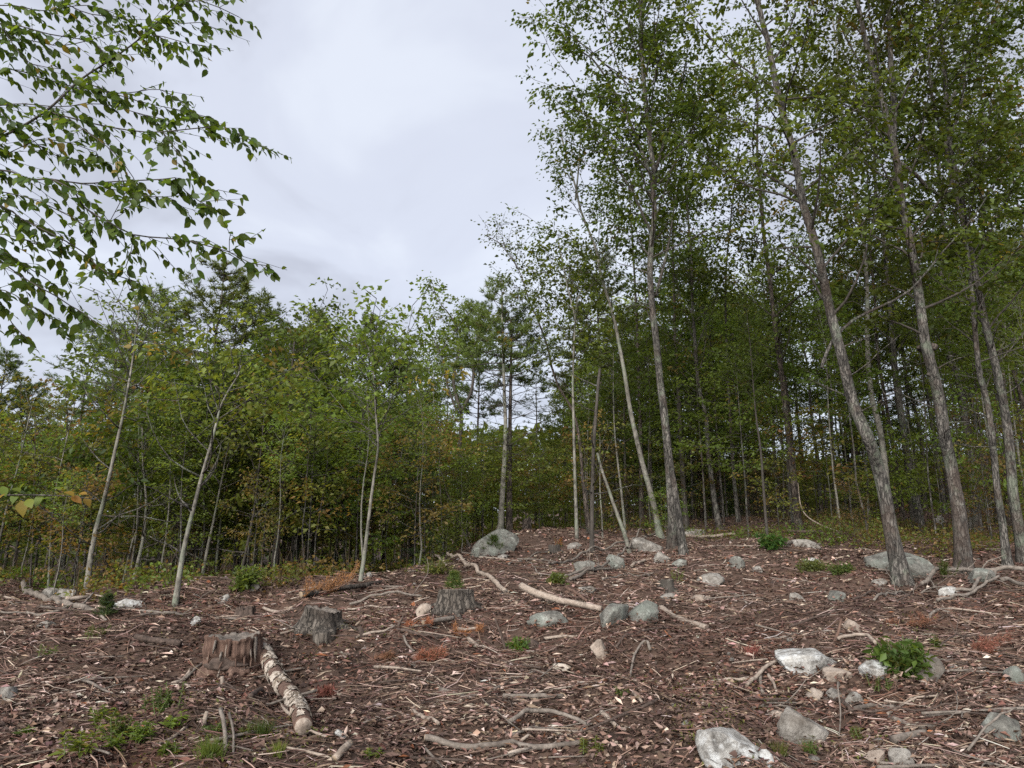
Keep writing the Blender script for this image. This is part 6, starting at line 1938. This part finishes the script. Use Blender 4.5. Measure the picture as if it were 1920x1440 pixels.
ll = MB()
for (n, lo, hi) in [(215000, 3.4, 26)]:
    x, y = litter_xy(n, lo, hi)
    n = len(x)
    z = terrain(x, y)
    d = np.hypot(x, y)
    L = rl.uniform(0.022, 0.06, n) * np.clip((d / 7) ** 0.45, 0.9, 1.7)
    nr = rl.normal(0, 0.5, (n, 3)) + [0, 0, 1]
    ax = rl.normal(0, 1, (n, 3)) * [1, 1, 0.15]
    pos = np.stack([x, y, z + 0.004 + np.abs(rl.normal(0, 0.012, n))], -1)
    rhombs(ll, pos - norm(ax) * (L / 2)[:, None], ax, nr, L, L * rl.uniform(0.35, 0.85, n), 0.3 * rl.choice([-1, 1], n)[:, None], litter_cols(n, x, y, [0.55, 1.7, 2.7, 2.2, 1.2, 0.08, 0.6, 0.05]), 0.2)
# drifts against the stones
for (cx_, cy_, W_, D_, H_) in ROCKRING:
    n = int(np.clip(W_ * 260, 30, 200))
    a = rl.uniform(0, 2 * np.pi, n)
    q = rl.uniform(0.36, 0.66, n)
    x = cx_ + np.cos(a) * W_ * q
    y = cy_ + np.sin(a) * D_ * q
    L = rl.uniform(0.025, 0.06, n)
    ax = rl.normal(0, 1, (n, 3)) * [1, 1, 0.4]
    pos = np.stack([x, y, terrain(x, y) + np.abs(rl.normal(0, 0.035, n))], -1)
    rhombs(ll, pos - norm(ax) * (L / 2)[:, None], ax, rl.normal(0, 0.6, (n, 3)) + [0, 0, 1], L, L * rl.uniform(0.3, 0.8, n), 0.2, litter_cols(n, x, y, [0.7, 1.9, 2.5, 2.2, 1.3, 0.08, 0.5, 0.05]), 0.2)
tag(link("leaf_litter", ll.mesh("leaf_litter", M["litter"])), "curled brown and pale fallen leaves covering the slope", None, None, "stuff")
lc = MB()
x, y = litter_xy(100000, 3.4, 22, 1.05, 0.8, 0.6)
n = len(x)
z = terrain(x, y)
d = np.hypot(x, y)
L = rl.uniform(0.03, 0.11, n) * np.clip((d / 7) ** 0.45, 0.9, 1.7)
ax = rl.normal(0, 1, (n, 3)) * [1.3, 0.7, 0.16]
pos = np.stack([x, y, z + 0.008 + np.abs(rl.normal(0, 0.014, n))], -1)
rhombs(lc, pos - norm(ax) * (L / 2)[:, None], ax, rl.normal(0, 0.5, (n, 3)) + [0, 0, 1], L, L * rl.uniform(0.1, 0.26, n), 0.2, litter_cols(n, x, y, [0.75, 1.6, 2.0, 1.6, 0.9, 0.12, 0.3, 0.16]), 0.05)
tag(link("wood_chips", lc.mesh("wood_chips", M["litter"])), "shredded wood chips and bark slivers strewn over the slope", None, None, "stuff")
lt = MB()
x, y = litter_xy(38000, 3.4, 20, 1.05, 0.95, 0.5)
n = len(x)
d = np.hypot(x, y)
L = rl.uniform(0.06, 0.28, n) * np.clip((d / 7) ** 0.4, 0.9, 1.5)
a = np.where(rl.random(n) < 0.7, rl.normal(0, 0.5, n), rl.uniform(0, 6.28, n))
dx = np.stack([np.cos(a), np.sin(a)], -1) * L[:, None] / 2
p0 = np.stack([x - dx[:, 0], y - dx[:, 1], terrain(x - dx[:, 0], y - dx[:, 1]) + 0.008 + np.abs(rl.normal(0, 0.02, n))], -1)
p1 = np.stack([x + dx[:, 0], y + dx[:, 1], terrain(x + dx[:, 0], y + dx[:, 1]) + 0.008 + np.abs(rl.normal(0, 0.02, n))], -1)
pm = (p0 + p1) / 2 + rl.normal(0, 0.1, (n, 3)) * L[:, None] * [1, 1, 0.35]
pm[:, 2] = np.maximum(pm[:, 2], terrain(pm[:, 0], pm[:, 1]) + 0.005)
tr = rl.uniform(0.0015, 0.0045, n) * np.clip((d / 6) ** 0.5, 0.9, 1.7)
cc = litter_cols(n, x, y, [0.6, 1.5, 2.0, 1.8, 1.0, 0.0, 0.3, 0.12])
sticks(lt, p0, pm, tr, tr, cc)
sticks(lt, pm, p1, tr, tr * 0.6, cc)
tag(link("twig_litter", lt.mesh("twig_litter", M["litter"])), "fine broken twigs tangled across the slope", None, None, "stuff")
# low green growth dotted over the mulch
lg = MB()
x, y = litter_xy(34000, 3.8, 19, 1.05, 0.5, 0.9)
g_ = vnoise(x * 0.7, y * 0.7, 81) + 0.6 * vnoise(x * 2.0, y * 2.0, 82)
bias = np.interp(x, [-6, -2, 0, 3, 6], [0.06, 0.02, -0.08, -0.03, 0.02]) + np.where((y < 5.9) & (x < -0.9), 0.2, 0)
k = (g_ + bias) > 0.2
x, y = x[k], y[k]
n = len(x)
z = terrain(x, y) + 0.01 + np.abs(rl.normal(0, 0.025, n))
sz = rl.uniform(0.012, 0.032, n)
rhombs(lg, np.stack([x, y, z], -1), rl.normal(0, 1, (n, 3)) * [1, 1, 0.7], rl.normal(0, 0.4, (n, 3)) + [0, 0, 1], sz, sz * 0.5, 0.1, pal_col(rl, MOSS, n))
tag(link("ground_cover", lg.mesh("ground_cover", M["leaf"])), "sparse moss and tiny green sprouts in patches on the mulch", None, None, "stuff")

# ------------------------------------------------------------------ the tree that reaches in overhead, its trunk outside the view
ro = np.random.default_rng(17)
OV = [
    ([(-420, 420), (-200, 345), (0, 258), (86, 208), (150, 150), (205, 114), (255, 78), (294, 42), (333, 5), (350, -40)], 6.5, 3.3),
    ([(86, 208), (125, 219), (194, 236), (258, 246), (305, 247), (389, 239), (430, 244), (467, 261), (504, 280)], 3.2, 3.25),
    ([(125, 219), (167, 250), (217, 289), (250, 333)], 2.2, 3.2),
    ([(-420, 420), (-180, 330), (0, 319), (50, 336), (97, 336), (153, 344), (222, 340), (305, 336), (328, 333), (347, 358), (375, 378), (397, 388)], 4.5, 3.1),
    ([(97, 336), (139, 358), (155, 386), (180, 403), (205, 417), (250, 440), (305, 446), (347, 450), (389, 461), (428, 472), (467, 492), (500, 498)], 4.0, 3.05),
    ([(-420, 430), (-150, 370), (0, 386), (36, 408), (80, 430), (125, 453), (155, 472), (178, 494), (200, 511), (236, 522), (262, 530)], 3.6, 3.0),
    ([(-420, 440), (-150, 430), (0, 489), (30, 511), (69, 536), (105, 555), (130, 572), (155, 586), (180, 606)], 3.6, 2.95),
    ([(-420, 445), (-120, 500), (0, 570), (22, 605), (48, 634)], 2.6, 3.1),
    ([(-420, 380), (-200, 120), (-60, 40), (0, 44), (42, 50), (92, 64), (169, 78), (200, 105), (216, 125)], 4.0, 3.4),
    ([(294, 42), (333, 45), (375, 42), (396, 52)], 1.8, 3.35),
    ([(255, 78), (290, 66), (347, 80), (385, 86)], 1.8, 3.25),
    ([(333, 5), (378, 2), (411, 14), (448, 32)], 2.2, 3.3),
    ([(-300, 60), (-100, -40), (60, -60), (200, -30), (300, -20), (400, -10)], 4.0, 3.5),
    ([(-300, 100), (-60, 140), (20, 130), (90, 150), (150, 165), (230, 175), (300, 168), (350, 200), (370, 215)], 2.8, 3.55),
    ([(150, 150), (200, 170), (260, 190), (330, 205), (400, 222)], 2.0, 3.5),
    ([(-200, 200), (-40, 190), (30, 235), (90, 285), (150, 300), (200, 305)], 2.6, 3.3),
    ([(-150, 40), (0, 10), (80, 20), (160, 10), (230, 30)], 2.6, 3.5),
    ([(0, 44), (30, 90), (60, 120), (120, 130)], 2.0, 3.45),
    ([(205, 417), (225, 380), (236, 360)], 1.5, 3.05),
    ([(250, 440), (246, 470), (236, 500)], 1.5, 3.05),
    ([(375, 378), (396, 360), (410, 356)], 1.4, 3.08),
    ([(430, 472), (430, 450), (432, 440)], 1.4, 3.06),
    ([(-60, 440), (10, 440), (60, 455), (110, 480), (118, 500)], 2.0, 3.0),
    ([(-60, 540), (10, 545), (60, 575), (100, 600), (108, 610)], 2.0, 3.05),
    ([(222, 340), (262, 365), (320, 372), (352, 395)], 1.8, 3.1),
    ([(305, 247), (330, 280), (350, 310), (372, 330)], 1.8, 3.2),
    ([(-100, 215), (20, 195), (110, 200), (190, 195), (270, 215), (330, 228)], 2.2, 3.45),
    ([(-80, 300), (20, 285), (70, 262), (130, 268), (180, 285)], 2.0, 3.35),
    ([(-60, 90), (40, 75), (120, 85), (220, 60), (262, 45)], 2.4, 3.6),
    ([(60, -40), (150, 20), (230, 35), (300, 70), (330, 100)], 2.2, 3.6),
    ([(-60, 350), (30, 365), (90, 385), (130, 405), (160, 425)], 2.2, 3.0),
    ([(-60, 480), (0, 470), (50, 500), (90, 525)], 1.8, 3.05),
]
base = np.array([-3.75, 3.35, 0.0])
base[2] = float(terrain(base[0], base[1]))
ot = thing("beech_tree", "leafy branches of a beech hanging in from beyond the border, trunk unseen", "tree", base)
tp_, tr_ = smooth_path(np.array([base - [0, 0, 0.1], base + [0.05, 0, 1.2], base + [0.1, 0, 2.6], base + [0.0, 0.05, 4.5], base + [-0.15, 0, 7.0]]), np.array([0.1, 0.085, 0.075, 0.06, 0.02]), 0.2)
mb = MB()
tube(mb, tp_, tr_, 12, rough=0.04, seed=3)
link("trunk", mb.mesh("trunk", M["bark_grey"], True, base), ot)
LPOS, LAX, LNR, LSZ = [], [], [], []
for pts, w, Yb in OV:
    Q = np.array([P(px, py, Yb + 0.06 * math.sin(i * 1.7 + w)) for i, (px, py) in enumerate(pts)])
    if pts[0][0] <= -300:
        # join the trunk
        zt = Q[0][2]
        j = np.argmin(np.abs(tp_[:, 2] - (zt - 0.35)))
        Q = np.vstack([tp_[j], Q[1:]])
    r = w * Yb / F / 2
    sp, sr = smooth_path(Q, np.linspace(r, max(0.0018, r * 0.3), len(Q)), 0.05)
    mb = MB()
    tube(mb, sp, sr, 6, cap=True)
    Ltot = np.linalg.norm(np.diff(sp, axis=0), axis=1).sum()
    vis = sp[:, 0] > -3.2
    if vis.sum() < 3:
        continue
    k = int(max(5, Ltot * vis.mean() * 25))
    idx = np.nonzero(vis)[0]
    T = norm(np.gradient(sp, axis=0))
    for q in range(k):
        i = idx[int(len(idx) * (q + ro.random()) / k)] if q < k - 1 else idx[-1]
        p = sp[i]
        tdir = T[i]
        side = norm(np.cross(tdir, [0, 0, 1.0]))
        sgn = 1 if q % 2 else -1
        d = norm(tdir * ro.uniform(0.4, 1.0) + side * sgn * ro.uniform(0.1, 0.9) + np.array([0, 0, ro.uniform(-0.45, 0.25)]))
        Ls = ro.uniform(0.05, 0.3) * (1.0 if q < k * 0.8 else 0.4)
        e = p + d * Ls - [0, 0, 0.02]
        sticks(mb, p[None], e[None], 0.0016, 0.001)
        nl = ro.integers(4, 7)
        for j in range(nl):
            f = (j + 0.6) / nl
            sd = norm(np.cross(d, [0, 0, 1.0])) * (1 if j % 2 else -1)
            ax = norm(d * 0.5 + sd * ro.uniform(0.2, 0.8) + np.array([0, 0, -ro.uniform(0.0, 0.8)]) + ro.normal(0, 0.2, 3))
            LPOS.append(p + (e - p) * f)
            LAX.append(ax)
            LNR.append(ro.normal(0, 0.5, 3) + [0, 0, 1])
            LSZ.append(ro.uniform(0.03, 0.058))
    link("branch", mb.mesh("branch", M["bark_dark"], True, base), ot)

# a few leaf shapes, ovate with a drawn-out tip
ST = np.array([0, 0.1, 0.28, 0.5, 0.7, 0.86, 1.0])
HW = np.array([0.02, 0.17, 0.29, 0.3, 0.21, 0.09, 0.0])


def leaf_mesh(seed, col):
    rg = np.random.default_rng(seed)
    curl, foldv = rg.uniform(0.1, 0.45), rg.uniform(0.05, 0.3)
    tw = rg.uniform(-0.35, 0.35)
    V = []
    for s_, h_ in zip(ST, HW):
        z = -curl * s_ ** 2
        a = tw * s_
        V.append((0, s_, z))
        for sg in (1, -1):
            hh = h_ * rg.uniform(0.92, 1.08)
            V.append((sg * hh * math.cos(a), s_ - 0.02, z + hh * foldv + sg * hh * math.sin(a)))
    F4 = []
    for i in range(len(ST) - 1):
        a, b = 3 * i, 3 * i + 3
        F4 += [(a, a + 1, b + 1, b), (a + 2, a, b, b + 2)]
    return np.array(V), np.array(F4)


NEARG = [(0.06, 0.095, 0.016), (0.07, 0.105, 0.018), (0.042, 0.072, 0.014), (0.08, 0.115, 0.02), (0.055, 0.09, 0.022), (0.2, 0.15, 0.03), (0.07, 0.11, 0.017), (0.046, 0.08, 0.017)]
LM = []
for q in range(8):
    V, F4 = leaf_mesh(900 + q, None)
    mb = MB()
    mb.add(V, None, F4, np.array(NEARG[q]))
    LM.append((mb.mesh("leaf", M["leaf_near"], False), V, F4))
LPOS, LAX, LNR, LSZ = map(np.array, (LPOS, LAX, LNR, LSZ))
LAX = norm(LAX)
LNR = norm(LNR - LAX * np.sum(LNR * LAX, -1, keepdims=True))
LSD = np.cross(LAX, LNR)
pxs, pys, dep = proj(LPOS)
inv = (pxs > 5) & (pxs < 1915) & (pys > 5)
score = np.where(inv, LSZ / dep, 0)
order = np.argsort(-score)
pick = set(order[:300].tolist())
rest = MB()
for i in range(len(LPOS)):
    q = int(ro.integers(0, 8))
    if q == 5 and ro.random() < 0.85:
        q = 0
    Rm = np.stack([LSD[i], LAX[i], LNR[i]], -1) * LSZ[i]
    if i in pick:
        o = link("leaf", LM[q][0], ot)
        mt = Matrix.Identity(4)
        for a in range(3):
            for b in range(3):
                mt[a][b] = float(Rm[a, b])
            mt[a][3] = float(LPOS[i][a] - base[a])
        o.matrix_local = mt
    else:
        rest.add(LM[q][1] @ Rm.T + LPOS[i], None, LM[q][2], np.array(NEARG[q]))
fo = link("foliage", rest.mesh("foliage", M["leaf_near"], False, base), ot)
fo["kind"] = "stuff"
print("overhang leaves", len(LPOS))

# low twig of yellowing leaves close to the camera
base2 = np.array([-2.25, 2.3, 0.0])
base2[2] = float(terrain(base2[0], base2[1]))
st = thing("sapling", "sapling at the border with a low twig of yellowing leaves", "sapling", base2)
mb = MB()
j0 = P(-110, 935, 2.35)
pth, prd = smooth_path(np.array([base2 - [0, 0, 0.05], [base2[0] + 0.03, base2[1], base2[2] + 0.8], [base2[0], base2[1] + 0.02, base2[2] + 1.7], [base2[0] - 0.05, base2[1], base2[2] + 2.6]]), np.array([0.014, 0.012, 0.009, 0.004]), 0.1)
tube(mb, pth, prd, 7)
link("stem", mb.mesh("stem", M["bark_grey"], True, base2), st)
mb = MB()
jj = pth[np.argmin(np.abs(pth[:, 2] - j0[2]))]
tw, twr = smooth_path(np.array([jj, j0, P(0, 929, 2.3), P(60, 928, 2.28), P(120, 930, 2.26), P(178, 936, 2.24)]), np.linspace(0.004, 0.0012, 6), 0.04)
tube(mb, tw, twr, 5)
link("twig", mb.mesh("twig", M["bark_grey"], True, base2), st)
YL = [(0.13, 0.17, 0.025), (0.2, 0.16, 0.025), (0.1, 0.15, 0.025), (0.24, 0.15, 0.03)]
YM = []
for q in range(4):
    V, F4 = leaf_mesh(950 + q, None)
    mb = MB()
    mb.add(V, None, F4, np.array(YL[q]))
    YM.append(mb.mesh("leaf", M["leaf_near"], False))
for (px, py, sz, ang, q) in [(4, 912, 0.05, -60, 0), (26, 915, 0.05, -20, 2), (10, 926, 0.06, -120, 3), (40, 940, 0.065, -70, 1), (52, 936, 0.055, -50, 0), (78, 926, 0.06, -95, 2), (98, 916, 0.045, 10, 2), (124, 922, 0.05, -10, 1), (136, 930, 0.05, -40, 3), (160, 932, 0.045, -60, 1), (30, 925, 0.05, -80, 0), (150, 925, 0.04, 0, 3), (-14, 925, 0.07, -70, 2)]:
    p = P(px, py, 2.28 + ro.uniform(-0.05, 0.05))
    a = R(ang)
    ax = np.array([math.cos(a), ro.uniform(-0.6, -0.1), math.sin(a) * 0.7])
    ax = norm(ax)
    nr = np.array([ro.normal(0, 0.3), -0.5, 0.8])
    nr = norm(nr - ax * (nr @ ax))
    sd = np.cross(ax, nr)
    mt = Matrix.Identity(4)
    Rm = np.stack([sd, ax, nr], -1) * sz * 0.78
    for a_ in range(3):
        for b_ in range(3):
            mt[a_][b_] = float(Rm[a_, b_])
        mt[a_][3] = float(p[a_] - base2[a_])
    o = link("leaf", YM[q], st)
    o.matrix_local = mt
